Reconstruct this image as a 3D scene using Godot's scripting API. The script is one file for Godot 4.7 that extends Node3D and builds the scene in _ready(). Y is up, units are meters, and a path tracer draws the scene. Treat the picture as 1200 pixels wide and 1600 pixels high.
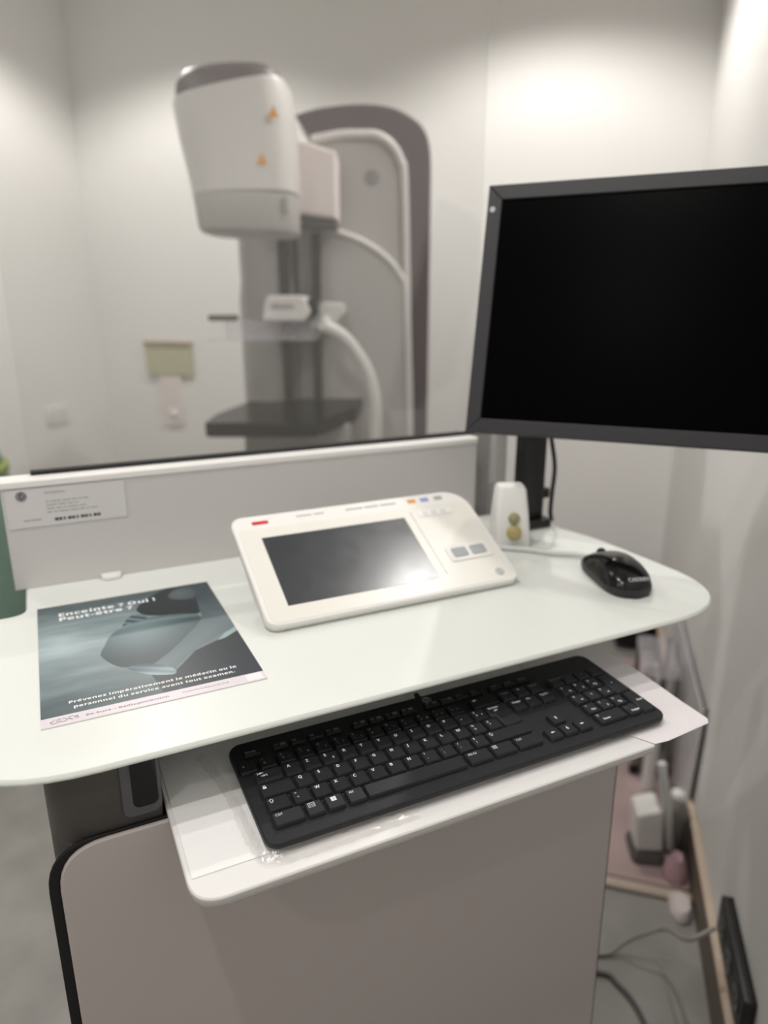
extends Node3D
# Consultation room: a mammography control desk, seen from standing height. Metres, y up, the camera stands over the world origin.

const U := 0.01905                 # keyboard pitch
const DESK := 1.028                # top of the desk
const TRAY := 0.952                # top of the keyboard tray
const YAW_DESK := 25.7             # the desk is turned this much in the world
const YAW_ROOM := -16.26           # and the room this much
const CEIL := 2.75

var used := {}
var M := {}
var desk_frame := Basis(Vector3.UP, deg_to_rad(YAW_DESK))
var room_frame := Basis(Vector3.UP, deg_to_rad(YAW_ROOM))
var sans := SystemFont.new()
var sans_bold := SystemFont.new()
var serif := SystemFont.new()
var text_cache := {}

# ------------------------------------------------------------------ naming and nodes

func numbered(called: String) -> String:
	var n: int = used.get(called, 0)
	used[called] = n + 1
	return called if n == 0 else "%s_%03d" % [called, n]

func tag(o: Node3D, label := "", category := "", group := "", kind := "") -> void:
	for pair in [["label", label], ["category", category], ["group", group], ["kind", kind]]:
		if pair[1] != "":
			o.set_meta(pair[0], pair[1])

func thing(called: String, label: String, category: String, at: Vector3, turn := Basis(), group := "") -> Node3D:
	var o := Node3D.new()
	o.name = numbered(called)
	add_child(o)
	o.transform = Transform3D(turn, at)
	tag(o, label, category, group)
	return o

func put(called: String, mesh: Mesh, m: Material, parent: Node = self, at := Vector3.ZERO, turn := Basis()) -> MeshInstance3D:
	var o := MeshInstance3D.new()
	o.name = numbered(called) if parent == self else called
	if parent != self:
		var n := 0
		while parent.has_node(NodePath(o.name)):
			n += 1
			o.name = "%s_%03d" % [called, n]
	o.mesh = mesh
	o.material_override = m
	o.transform = Transform3D(turn, at)
	o.cast_shadow = GeometryInstance3D.SHADOW_CASTING_SETTING_ON
	parent.add_child(o, true)
	return o

func struct(called: String, mesh: Mesh, m: Material, at := Vector3.ZERO, turn := Basis()) -> MeshInstance3D:
	var o := put(called, mesh, m, self, at, turn)
	tag(o, "", "", "", "structure")
	return o

func dw(x: float, y: float, z: float) -> Vector3:      # a point of the desk's frame in the world
	return desk_frame * Vector3(x, y, z)

func rw(x: float, y: float, z: float) -> Vector3:      # a point of the room's frame in the world
	return room_frame * Vector3(x, y, z)

# ------------------------------------------------------------------ materials

func mat(called: String, c: Color, rough := 0.6, metal := 0.0, spec := 0.5) -> StandardMaterial3D:
	var m := StandardMaterial3D.new()
	m.resource_name = called
	m.albedo_color = c
	m.roughness = rough
	m.metallic = metal
	m.metallic_specular = spec
	M[called] = m
	return m

func noise_tex(freq: float, lo: Color, hi: Color, sd: int, bump := 0.0, octaves := 4) -> NoiseTexture2D:
	var n := FastNoiseLite.new()
	n.seed = sd
	n.frequency = freq
	n.fractal_octaves = octaves
	var t := NoiseTexture2D.new()
	t.width = 512
	t.height = 512
	t.seamless = true
	if bump > 0.0:
		t.as_normal_map = true
		t.bump_strength = bump
	else:
		var g := Gradient.new()
		g.set_color(0, lo)
		g.set_color(1, hi)
		t.color_ramp = g
	t.noise = n
	return t

func tri_map(m: StandardMaterial3D, scale: float) -> void:
	m.uv1_triplanar = true
	m.uv1_world_triplanar = true
	m.uv1_scale = Vector3.ONE * scale

func pane(called: String, c: Color, alpha: float, rough := 0.03) -> StandardMaterial3D:
	var m := mat(called, Color(c.r, c.g, c.b, alpha), rough)
	m.transparency = BaseMaterial3D.TRANSPARENCY_ALPHA
	return m

func make_materials() -> void:
	var wall := mat("wall_paint", Color(0.91, 0.905, 0.895), 0.75, 0.0, 0.3)
	wall.normal_enabled = true
	wall.normal_texture = noise_tex(0.05, Color.BLACK, Color.WHITE, 3, 2.0)
	wall.normal_scale = 0.25
	tri_map(wall, 2.0)
	mat("ceiling_paint", Color(0.92, 0.91, 0.89), 0.9, 0.0, 0.2)
	var fl := mat("floor_vinyl", Color(1, 1, 1), 0.45, 0.0, 0.4)
	fl.albedo_texture = noise_tex(0.012, Color(0.54, 0.535, 0.52), Color(0.62, 0.61, 0.595), 7)
	tri_map(fl, 0.9)
	mat("baseboard_face", Color(0.42, 0.38, 0.34), 0.6)
	mat("wood_edge", Color(0.80, 0.73, 0.66), 0.6)
	var gl := mat("satin_glass", Color(0.95, 0.962, 0.945), 0.38, 0.0, 0.45)
	gl.backlight_enabled = true
	gl.backlight = Color(0.56, 0.57, 0.56)
	gl.clearcoat_enabled = true
	gl.clearcoat = 0.15
	gl.clearcoat_roughness = 0.25
	mat("glass_edge", Color(0.86, 0.90, 0.86), 0.3)
	mat("white_plastic", Color(0.92, 0.915, 0.905), 0.35)
	mat("white_paint", Color(0.90, 0.895, 0.885), 0.45)
	mat("panel_grey", Color(0.80, 0.79, 0.785), 0.5)
	mat("panel_side", Color(0.66, 0.65, 0.64), 0.55)
	mat("tablet_shell", Color(0.93, 0.925, 0.915), 0.4)
	mat("tablet_face", Color(0.92, 0.912, 0.885), 0.3)
	var sc := mat("dark_screen", Color(0.16, 0.18, 0.21), 0.27, 0.0, 1.0)
	sc.roughness_texture = noise_tex(0.01, Color(0.82, 0.82, 0.82), Color(1, 1, 1), 21)
	sc.uv1_triplanar = true
	sc.uv1_scale = Vector3.ONE * 6.0
	mat("screen_line", Color(0.55, 0.54, 0.52), 0.4)
	mat("grey_button", Color(0.66, 0.68, 0.69), 0.5)
	mat("label_paper", Color(0.835, 0.825, 0.825), 0.5)
	mat("pale_button", Color(0.86, 0.86, 0.86), 0.45)
	mat("red_print", Color(0.80, 0.10, 0.12), 0.4)
	mat("orange_print", Color(0.90, 0.62, 0.22), 0.5)
	mat("blue_print", Color(0.55, 0.60, 0.82), 0.5)
	mat("grey_print", Color(0.50, 0.50, 0.51), 0.6)
	mat("dark_print", Color(0.22, 0.23, 0.27), 0.6)
	mat("faint_print", Color(0.66, 0.655, 0.66), 0.6)
	mat("beige_knob", Color(0.68, 0.62, 0.42), 0.45)
	mat("olive_knob", Color(0.60, 0.585, 0.44), 0.45)
	mat("monitor_shell", Color(0.145, 0.145, 0.16), 0.55)
	mat("monitor_glass", Color(0.008, 0.008, 0.010), 0.3, 0.0, 0.11)
	mat("black_plastic", Color(0.055, 0.058, 0.065), 0.42)
	mat("black_rubber", Color(0.06, 0.06, 0.062), 0.8)
	mat("gloss_black", Color(0.035, 0.036, 0.042), 0.16, 0.0, 0.5)
	mat("mouse_side", Color(0.13, 0.135, 0.14), 0.5)
	mat("silver_print", Color(0.72, 0.73, 0.75), 0.4)
	var kb := mat("keyboard_shell", Color(0.145, 0.147, 0.16), 0.5, 0.0, 0.4)
	kb.normal_enabled = true
	kb.normal_texture = noise_tex(0.12, Color.BLACK, Color.WHITE, 5, 3.0)
	kb.normal_scale = 0.3
	kb.uv1_triplanar = true
	kb.uv1_scale = Vector3.ONE * 8.0
	mat("keyboard_top", Color(0.085, 0.086, 0.093), 0.42, 0.0, 0.4)
	mat("key_plastic", Color(0.15, 0.153, 0.17), 0.5, 0.0, 0.4)
	mat("key_dark", Color(0.09, 0.09, 0.10), 0.5, 0.0, 0.4)
	mat("legend_white", Color(0.95, 0.95, 0.96), 0.5)
	mat("legend_grey", Color(0.52, 0.52, 0.53), 0.5)
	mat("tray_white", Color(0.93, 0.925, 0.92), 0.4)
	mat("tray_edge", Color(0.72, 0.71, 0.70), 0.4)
	mat("paper_white", Color(0.96, 0.957, 0.955), 0.8, 0.0, 0.2)
	mat("paper_lilac", Color(0.945, 0.925, 0.935), 0.8, 0.0, 0.2)
	pane("clear_film", Color(0.90, 0.88, 0.85), 0.08, 0.22)
	mat("cabinet_body", Color(0.32, 0.31, 0.30), 0.42, 0.15)
	mat("cabinet_door", Color(0.73, 0.70, 0.69), 0.5, 0.0)
	mat("slot_rim", Color(0.36, 0.36, 0.37), 0.5)
	pane("lead_glass", Color(0.62, 0.61, 0.58), 0.06, 0.01)
	mat("gasket", Color(0.07, 0.07, 0.075), 0.7)
	mat("machine_white", Color(0.82, 0.81, 0.80), 0.4)
	mat("machine_light", Color(0.90, 0.86, 0.85), 0.45)
	mat("machine_grey", Color(0.72, 0.71, 0.70), 0.5)
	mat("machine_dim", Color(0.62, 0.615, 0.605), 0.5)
	mat("machine_plum", Color(0.34, 0.30, 0.31), 0.5)
	mat("carbon_black", Color(0.05, 0.05, 0.055), 0.2, 0.0, 0.22)
	pane("clear_plastic", Color(0.80, 0.78, 0.82), 0.20, 0.05)
	mat("paddle_amber", Color(0.74, 0.73, 0.62), 0.5)
	mat("paddle_rim", Color(0.66, 0.60, 0.52), 0.5)
	mat("green_bag", Color(0.54, 0.66, 0.60), 0.8)
	mat("lime_rim", Color(0.56, 0.60, 0.36), 0.7)
	mat("mat_mauve", Color(0.70, 0.615, 0.61), 0.8)
	mat("mat_edge", Color(0.75, 0.69, 0.64), 0.8)
	mat("drape_grey", Color(0.82, 0.81, 0.82), 0.6)
	mat("dark_grey", Color(0.36, 0.345, 0.35), 0.6)
	mat("bottle_grey", Color(0.50, 0.49, 0.475), 0.5)
	mat("pink_plastic", Color(0.78, 0.64, 0.67), 0.7)
	mat("cable_grey", Color(0.62, 0.61, 0.58), 0.6)
	mat("cable_pale", Color(0.82, 0.83, 0.82), 0.5)
	mat("fold_line", Color(0.88, 0.87, 0.865), 0.8)
	var lamp := mat("lamp_glow", Color(0.95, 0.95, 0.93), 0.5)
	lamp.emission_enabled = true
	lamp.emission = Color(1.0, 0.96, 0.90)
	lamp.emission_energy_multiplier = 3.0

# ------------------------------------------------------------------ mesh helpers

func tri(st: SurfaceTool, a: Vector3, b: Vector3, c: Vector3, out: Vector3) -> void:
	var flip := (b - a).cross(c - a).dot(out) > 0.0
	st.add_vertex(a)
	st.add_vertex(c if flip else b)
	st.add_vertex(b if flip else c)

func rrect(w: float, d: float, r, seg := 6, cx := 0.0, cy := 0.0) -> PackedVector2Array:
	# corner radii: one number or [ (-,-), (+,-), (+,+), (-,+) ]
	var rs: Array = r if r is Array else [r, r, r, r]
	var out := PackedVector2Array()
	var sx := [-1, 1, 1, -1]
	var sy := [-1, -1, 1, 1]
	for k in 4:
		var q: float = rs[k]
		var c := Vector2(cx + sx[k] * (w / 2 - q), cy + sy[k] * (d / 2 - q))
		var n := seg if q > 0.0001 else 0
		for i in n + 1:
			var t := PI + k * PI / 2 + (PI / 2 * i / n if n > 0 else PI / 4)
			out.append(c + (Vector2(cos(t), sin(t)) * q if n > 0 else Vector2.ZERO))
	return out

func rounded(poly: Array, radii: Array, seg := 6) -> PackedVector2Array:
	var out := PackedVector2Array()
	var n := poly.size()
	for i in n:
		var p: Vector2 = poly[i]
		var a: Vector2 = (poly[(i + n - 1) % n] - p)
		var b: Vector2 = (poly[(i + 1) % n] - p)
		var r: float = radii[i]
		if r <= 0.0:
			out.append(p)
			continue
		var half := absf(a.angle_to(b)) / 2
		var cut := minf(r / tan(half), minf(a.length(), b.length()) * 0.49)
		var pa := p + a.normalized() * cut
		var pb := p + b.normalized() * cut
		for k in seg + 1:
			var t := float(k) / seg
			out.append(pa.lerp(p, t).lerp(p.lerp(pb, t), t))
	return out

func slab(shape: PackedVector2Array, rings: Array, axis := "y", hard := false) -> ArrayMesh:
	# rings: [inset, height] from one end to the other; axis y: outline in x, z; axis z: outline in x, y; axis x: outline in z, y
	var pts := shape.duplicate()
	if Geometry2D.is_polygon_clockwise(pts):
		pts.reverse()
	var n := pts.size()
	var nor := PackedVector2Array()
	var area := 0.0
	for i in n:
		area += pts[i].cross(pts[(i + 1) % n])
	var sgn := signf(area)
	for i in n:
		var e1 := (pts[i] - pts[(i + n - 1) % n]).normalized()
		var e2 := (pts[(i + 1) % n] - pts[i]).normalized()
		var n1 := Vector2(e1.y, -e1.x) * sgn
		var n2 := Vector2(e2.y, -e2.x) * sgn
		nor.append((n1 + n2) / maxf(0.35, 1.0 + n1.dot(n2)))
	var put3 := func(p: Vector2, h: float) -> Vector3:
		return Vector3(p.x, h, p.y) if axis == "y" else Vector3(p.x, p.y, h) if axis == "z" else Vector3(h, p.y, p.x)
	var st := SurfaceTool.new()
	st.begin(Mesh.PRIMITIVE_TRIANGLES)
	st.set_smooth_group(-1 if hard else 0)
	for k in rings.size() - 1:
		var h0: float = rings[k][1]
		var h1: float = rings[k + 1][1]
		var i0: float = rings[k][0]
		var i1: float = rings[k + 1][0]
		for i in n:
			var j := (i + 1) % n
			var out2 := (nor[i] + nor[j]).normalized() * absf(h1 - h0) 
			var out: Vector3 = put3.call(out2, 0.0)
			out += (put3.call(Vector2.ZERO, 1.0) as Vector3) * (i1 - i0) * signf(h1 - h0)
			var a: Vector3 = put3.call(pts[i] - nor[i] * i0, h0)
			var b: Vector3 = put3.call(pts[j] - nor[j] * i0, h0)
			var c: Vector3 = put3.call(pts[j] - nor[j] * i1, h1)
			var d: Vector3 = put3.call(pts[i] - nor[i] * i1, h1)
			tri(st, a, b, c, out)
			tri(st, a, c, d, out)
	for e in 2:
		st.set_smooth_group(1 + e)
		var ring: Array = rings[rings.size() - 1] if e == 1 else rings[0]
		var other: Array = rings[0] if e == 1 else rings[rings.size() - 1]
		var cap := PackedVector2Array()
		for i in n:
			cap.append(pts[i] - nor[i] * float(ring[0]))
		var up: Vector3 = put3.call(Vector2.ZERO, signf(float(ring[1]) - float(other[1])))
		var idx := Geometry2D.triangulate_polygon(cap)
		if idx.is_empty():                      # a cap pinched by its bevel: a fan does
			var mid := Vector2.ZERO
			for p in cap:
				mid += p / n
			for i in n:
				tri(st, put3.call(mid, ring[1]), put3.call(cap[i], ring[1]), put3.call(cap[(i + 1) % n], ring[1]), up)
		for t in range(0, idx.size(), 3):
			tri(st, put3.call(cap[idx[t]], ring[1]), put3.call(cap[idx[t + 1]], ring[1]), put3.call(cap[idx[t + 2]], ring[1]), up)
	st.generate_normals()
	return st.commit()

func block(shape: PackedVector2Array, h0: float, h1: float, bev := 0.001, axis := "y", hard := false) -> ArrayMesh:
	if bev <= 0.0:
		return slab(shape, [[0.0, h0], [0.0, h1]], axis, hard)
	return slab(shape, [[bev, h0], [bev * 0.3, h0 + bev * 0.3], [0.0, h0 + bev], [0.0, h1 - bev], [bev * 0.3, h1 - bev * 0.3], [bev, h1]], axis, hard)

func box(w: float, h: float, d: float, r := 0.002, bev := 0.001) -> ArrayMesh:      # stands on y = 0
	return block(rrect(w, d, maxf(r, 0.0005), 4), 0.0, h, minf(bev, h * 0.45))

func loft(rings: Array, caps := true) -> ArrayMesh:
	var st := SurfaceTool.new()
	st.begin(Mesh.PRIMITIVE_TRIANGLES)
	st.set_smooth_group(0)
	var n: int = rings[0].size()
	var mids: Array[Vector3] = []
	for r in rings:
		var s := Vector3.ZERO
		for p in r:
			s += p
		mids.append(s / n)
	for k in rings.size() - 1:
		for i in n:
			var j := (i + 1) % n
			var a: Vector3 = rings[k][i]
			var b: Vector3 = rings[k][j]
			var c: Vector3 = rings[k + 1][j]
			var d: Vector3 = rings[k + 1][i]
			var along := mids[k + 1] - mids[k]
			var out := (a + b + c + d) / 4 - (mids[k] + mids[k + 1]) / 2
			var face := (b - a + c - d).cross(d - a + c - b)
			if face.length() < 1e-14:
				continue
			if out.length() < 1e-9:
				out = along
			tri(st, a, b, c, out)
			tri(st, a, c, d, out)
	if caps:
		for e in 2:
			st.set_smooth_group(1 + e)
			var r = rings[rings.size() - 1] if e == 1 else rings[0]
			var mid := mids[mids.size() - 1] if e == 1 else mids[0]
			var out := (mids[mids.size() - 1] - mids[mids.size() - 2]) if e == 1 else (mids[0] - mids[1])
			for i in n:
				tri(st, mid, r[i], r[(i + 1) % n], out)
	st.generate_normals()
	return st.commit()

func oval(y: float, cx: float, cz: float, hx: float, hz: float, power := 2.5, n := 32, tilt := 0.0) -> PackedVector3Array:
	var out := PackedVector3Array()
	for i in n:
		var t := TAU * i / n
		var c := cos(t)
		var s := sin(t)
		var x := signf(c) * pow(absf(c), 2.0 / power) * hx
		var z := signf(s) * pow(absf(s), 2.0 / power) * hz
		out.append(Vector3(cx + x, y + tilt * x, cz + z))
	return out

func lathe(profile: Array, n := 32) -> ArrayMesh:        # [radius, height] upwards
	var rings := []
	for p in profile:
		rings.append(oval(p[1], 0, 0, maxf(p[0], 0.00005), maxf(p[0], 0.00005), 2.0, n))
	return loft(rings)

func tube(path: Array, r: float, n := 10, flat := 1.0) -> ArrayMesh:
	var rings := []
	var side := Vector3.ZERO
	for k in path.size():
		var a: Vector3 = path[maxi(k - 1, 0)]
		var b: Vector3 = path[mini(k + 1, path.size() - 1)]
		var t := (b - a).normalized()
		if side == Vector3.ZERO:
			side = t.cross(Vector3.UP if absf(t.y) < 0.9 else Vector3.RIGHT).normalized()
		side = (side - t * side.dot(t)).normalized()
		var up := side.cross(t)
		var ring := PackedVector3Array()
		for i in n:
			var w := TAU * i / n
			ring.append(path[k] + side * cos(w) * r + up * sin(w) * r * flat)
		rings.append(ring)
	return loft(rings)

func smooth_path(ctrl: Array, steps := 8) -> Array:
	var out := []
	for k in ctrl.size() - 1:
		var p0: Vector3 = ctrl[maxi(k - 1, 0)]
		var p1: Vector3 = ctrl[k]
		var p2: Vector3 = ctrl[k + 1]
		var p3: Vector3 = ctrl[mini(k + 2, ctrl.size() - 1)]
		for i in steps:
			out.append(p1.cubic_interpolate(p2, p0, p3, float(i) / steps))
	out.append(ctrl[ctrl.size() - 1])
	return out

func xy(list: Array) -> PackedVector2Array:
	var out := PackedVector2Array()
	for i in range(0, list.size(), 2):
		out.append(Vector2(list[i], list[i + 1]))
	return out

func curve2(list: Array, steps := 5) -> PackedVector2Array:     # open smooth line through points
	var c := []
	for i in range(0, list.size(), 2):
		c.append(Vector3(list[i], list[i + 1], 0))
	var out := PackedVector2Array()
	for p in smooth_path(c, steps):
		out.append(Vector2(p.x, p.y))
	return out

func words(s: String, cap: float, font: Font = sans, centred := false) -> Mesh:
	var key := "%s|%.5f|%d|%s" % [s, cap, font.get_instance_id(), centred]
	if not text_cache.has(key):
		var t := TextMesh.new()
		t.text = s
		t.font = font
		t.font_size = 40
		t.pixel_size = cap / (0.714 * 40)
		t.depth = 0.00012
		t.curve_step = 2.0
		t.horizontal_alignment = HORIZONTAL_ALIGNMENT_CENTER if centred else HORIZONTAL_ALIGNMENT_LEFT
		t.vertical_alignment = VERTICAL_ALIGNMENT_CENTER
		text_cache[key] = t
	return text_cache[key]

func flat_shapes(polys: Array, h := 0.00012) -> ArrayMesh:     # thin printed shapes in x, z (each a PackedVector2Array)
	var st := SurfaceTool.new()
	st.begin(Mesh.PRIMITIVE_TRIANGLES)
	st.set_smooth_group(-1)
	for p: PackedVector2Array in polys:
		var idx := Geometry2D.triangulate_polygon(p)
		for t in range(0, idx.size(), 3):
			tri(st, Vector3(p[idx[t]].x, h, p[idx[t]].y), Vector3(p[idx[t + 1]].x, h, p[idx[t + 1]].y), Vector3(p[idx[t + 2]].x, h, p[idx[t + 2]].y), Vector3.UP)
		for i in p.size():
			var a := p[i]
			var b := p[(i + 1) % p.size()]
			var mid := Vector2.ZERO
			for q in p:
				mid += q / p.size()
			var o := (a + b) / 2 - mid
			tri(st, Vector3(a.x, 0, a.y), Vector3(b.x, 0, b.y), Vector3(b.x, h, b.y), Vector3(o.x, 0, o.y))
			tri(st, Vector3(a.x, 0, a.y), Vector3(b.x, h, b.y), Vector3(a.x, h, a.y), Vector3(o.x, 0, o.y))
	st.generate_normals()
	return st.commit()

func rect2(x0: float, y0: float, x1: float, y1: float) -> PackedVector2Array:
	return PackedVector2Array([Vector2(x0, y0), Vector2(x1, y0), Vector2(x1, y1), Vector2(x0, y1)])

var FLAT := Basis(Vector3.RIGHT, -PI / 2)        # lays text and plates that face +z on their back

func roundel(parent: Node, called: String, r: float, at: Vector3, turn: Basis, dark: Material, light: Material, letters: String) -> void:
	var d := put(called, block(rrect(2 * r, 2 * r, r, 8), 0.0, 0.0006, 0.0002, "z"), dark, parent, at, turn)
	var ring := []
	for k in 33:
		ring.append(Vector3(cos(TAU * k / 32), sin(TAU * k / 32), 0) * r * 0.8 + Vector3(0, 0, 0.0006))
	put("ring", tube(ring, r * 0.05, 6), light, d)
	put("lettering", words(letters, r * 0.75, serif, true), light, d, Vector3(0, 0, 0.0007))

# ------------------------------------------------------------------ the scene

func _ready() -> void:
	var cam := Camera3D.new()
	cam.name = "camera"
	cam.position = Vector3(0, 1.40, 0)
	cam.rotation_degrees = Vector3(-16.7, 0, 0)
	cam.fov = rad_to_deg(2.0 * atan(800.0 / 1110.0))
	cam.near = 0.02
	var ca := CameraAttributesPhysical.new()
	ca.frustum_focal_length = 24.0
	ca.exposure_aperture = 2.7
	ca.frustum_focus_distance = 0.66
	cam.attributes = ca
	add_child(cam)
	cam.fov = rad_to_deg(2.0 * atan(800.0 / 1110.0))
	var we := WorldEnvironment.new()
	we.name = "world_environment"
	var env := Environment.new()
	env.background_mode = Environment.BG_COLOR
	env.background_color = Color(0.02, 0.02, 0.02)
	env.tonemap_mode = Environment.TONE_MAPPER_LINEAR
	env.tonemap_exposure = 1.05
	env.sdfgi_enabled = true
	env.ssao_enabled = true
	env.ssil_enabled = true
	we.environment = env
	add_child(we)

	sans.font_names = PackedStringArray(["Droid Sans"])
	sans_bold.font_names = PackedStringArray(["Droid Sans"])
	sans_bold.font_weight = 700
	serif.font_names = PackedStringArray(["Droid Serif"])
	make_materials()

	# ceiling lamps: [room x, room z, energy, cone, label]
	var lamps := [
		[-1.80, -2.46, 1.08, 71.0, "round recessed ceiling downlight near the far corner with the left wall"],
		[-0.25, -2.50, 1.08, 71.0, "round recessed ceiling downlight near the far corner with the right wall"],
		[0.245, -1.53, 0.55, 70.0, "round recessed ceiling downlight close to the right wall beyond the control desk"],
		[-0.62, -0.28, 0.72, 70.0, "round recessed ceiling downlight straight above the control desk"],
		[-0.25, 0.14, 0.72, 70.0, "round recessed ceiling downlight above the place where one stands at the desk"],
		[-1.75, -1.10, 0.42, 70.0, "round recessed ceiling downlight above the left half of the room"],
		[-0.55, 1.25, 0.40, 76.0, "round recessed ceiling downlight behind the place where one stands"],
		[-1.75, 1.25, 0.35, 76.0, "round recessed ceiling downlight in the corner behind the viewer"],
	]
	for l in lamps:
		downlight(l[0], l[1], l[2] * 0.95, l[3], l[4])

	room()
	machine()
	console()
	monitor()
	right_side()
	left_side()
	poster()
	tablet()
	small_desk_things()
	keyboard()

func downlight(x: float, z: float, energy: float, cone: float, label: String) -> void:
	var t := thing("ceiling_downlight", label, "ceiling lamp", rw(x, CEIL, z), Basis(), "recessed ceiling downlights")
	put("trim_ring", lathe([[0.060, -0.002], [0.072, -0.008], [0.088, -0.006], [0.092, 0.0]], 32), M.white_paint, t)
	put("lamp_diffuser", lathe([[0.0, -0.0095], [0.058, -0.0095], [0.058, -0.004], [0.0, -0.004]], 32), M.lamp_glow, t)
	var s := SpotLight3D.new()
	s.name = "lamp_light"
	s.light_color = Color(1.0, 0.986, 0.968)
	s.light_energy = energy
	s.light_size = 0.025
	s.spot_range = 9.0
	s.spot_attenuation = 2.0
	s.spot_angle = cone
	s.spot_angle_attenuation = 0.45
	s.shadow_enabled = true
	s.rotation_degrees = Vector3(-90, 0, 0)
	s.position = Vector3(0, -0.06, 0)
	t.add_child(s)

func room() -> void:
	var x0 := -2.49
	var x1 := 0.345
	var z0 := -3.227
	var z1 := 1.75
	var w := x1 - x0
	var d := z1 - z0
	var cx := (x0 + x1) / 2
	var cz := (z0 + z1) / 2
	struct("floor", block(rect2(-w / 2 - 0.12, -d / 2 - 0.12, w / 2 + 0.12, d / 2 + 0.12), -0.12, 0.0, 0.0, "y", true), M.floor_vinyl, rw(cx, 0, cz), room_frame)
	struct("ceiling", block(rect2(-w / 2 - 0.12, -d / 2 - 0.12, w / 2 + 0.12, d / 2 + 0.12), CEIL, CEIL + 0.12, 0.0, "y", true), M.ceiling_paint, rw(cx, 0, cz), room_frame)
	struct("wall_back", block(rect2(-w / 2 - 0.12, 0, w / 2 + 0.12, CEIL), -0.12, 0.0, 0.0, "z", true), M.wall_paint, rw(cx, 0, z0), room_frame)
	struct("wall_front", block(rect2(-w / 2 - 0.12, 0, w / 2 + 0.12, CEIL), 0.0, 0.12, 0.0, "z", true), M.wall_paint, rw(cx, 0, z1), room_frame)
	struct("wall_left", block(rect2(-d / 2, 0, d / 2, CEIL), -0.12, 0.0, 0.0, "x", true), M.wall_paint, rw(x0, 0, cz), room_frame)
	struct("wall_right", block(rect2(-d / 2, 0, d / 2, CEIL), 0.0, 0.12, 0.0, "x", true), M.wall_paint, rw(x1, 0, cz), room_frame)
	var br := struct("baseboard_right", block(rect2(-d / 2, 0, d / 2, 0.118), -0.014, 0.0, 0.0, "x", true), M.baseboard_face, rw(x1, 0, cz), room_frame)
	put("wood_cap", block(rect2(-d / 2, 0.118, d / 2, 0.128), -0.017, 0.0, 0.002, "x", true), M.wood_edge, br)
	var bl := struct("baseboard_left", block(rect2(-d / 2, 0, d / 2, 0.118), 0.0, 0.014, 0.0, "x", true), M.baseboard_face, rw(x0, 0, cz), room_frame)
	put("wood_cap", block(rect2(-d / 2, 0.118, d / 2, 0.128), 0.0, 0.017, 0.002, "x", true), M.wood_edge, bl)
	var bb := struct("baseboard_back", block(rect2(-w / 2 + 0.017, 0, w / 2 - 0.017, 0.118), 0.0, 0.014, 0.0, "z", true), M.baseboard_face, rw(cx, 0, z0), room_frame)
	put("wood_cap", block(rect2(-w / 2 + 0.017, 0.118, w / 2 - 0.017, 0.128), 0.0, 0.017, 0.002, "z", true), M.wood_edge, bb)

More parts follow.
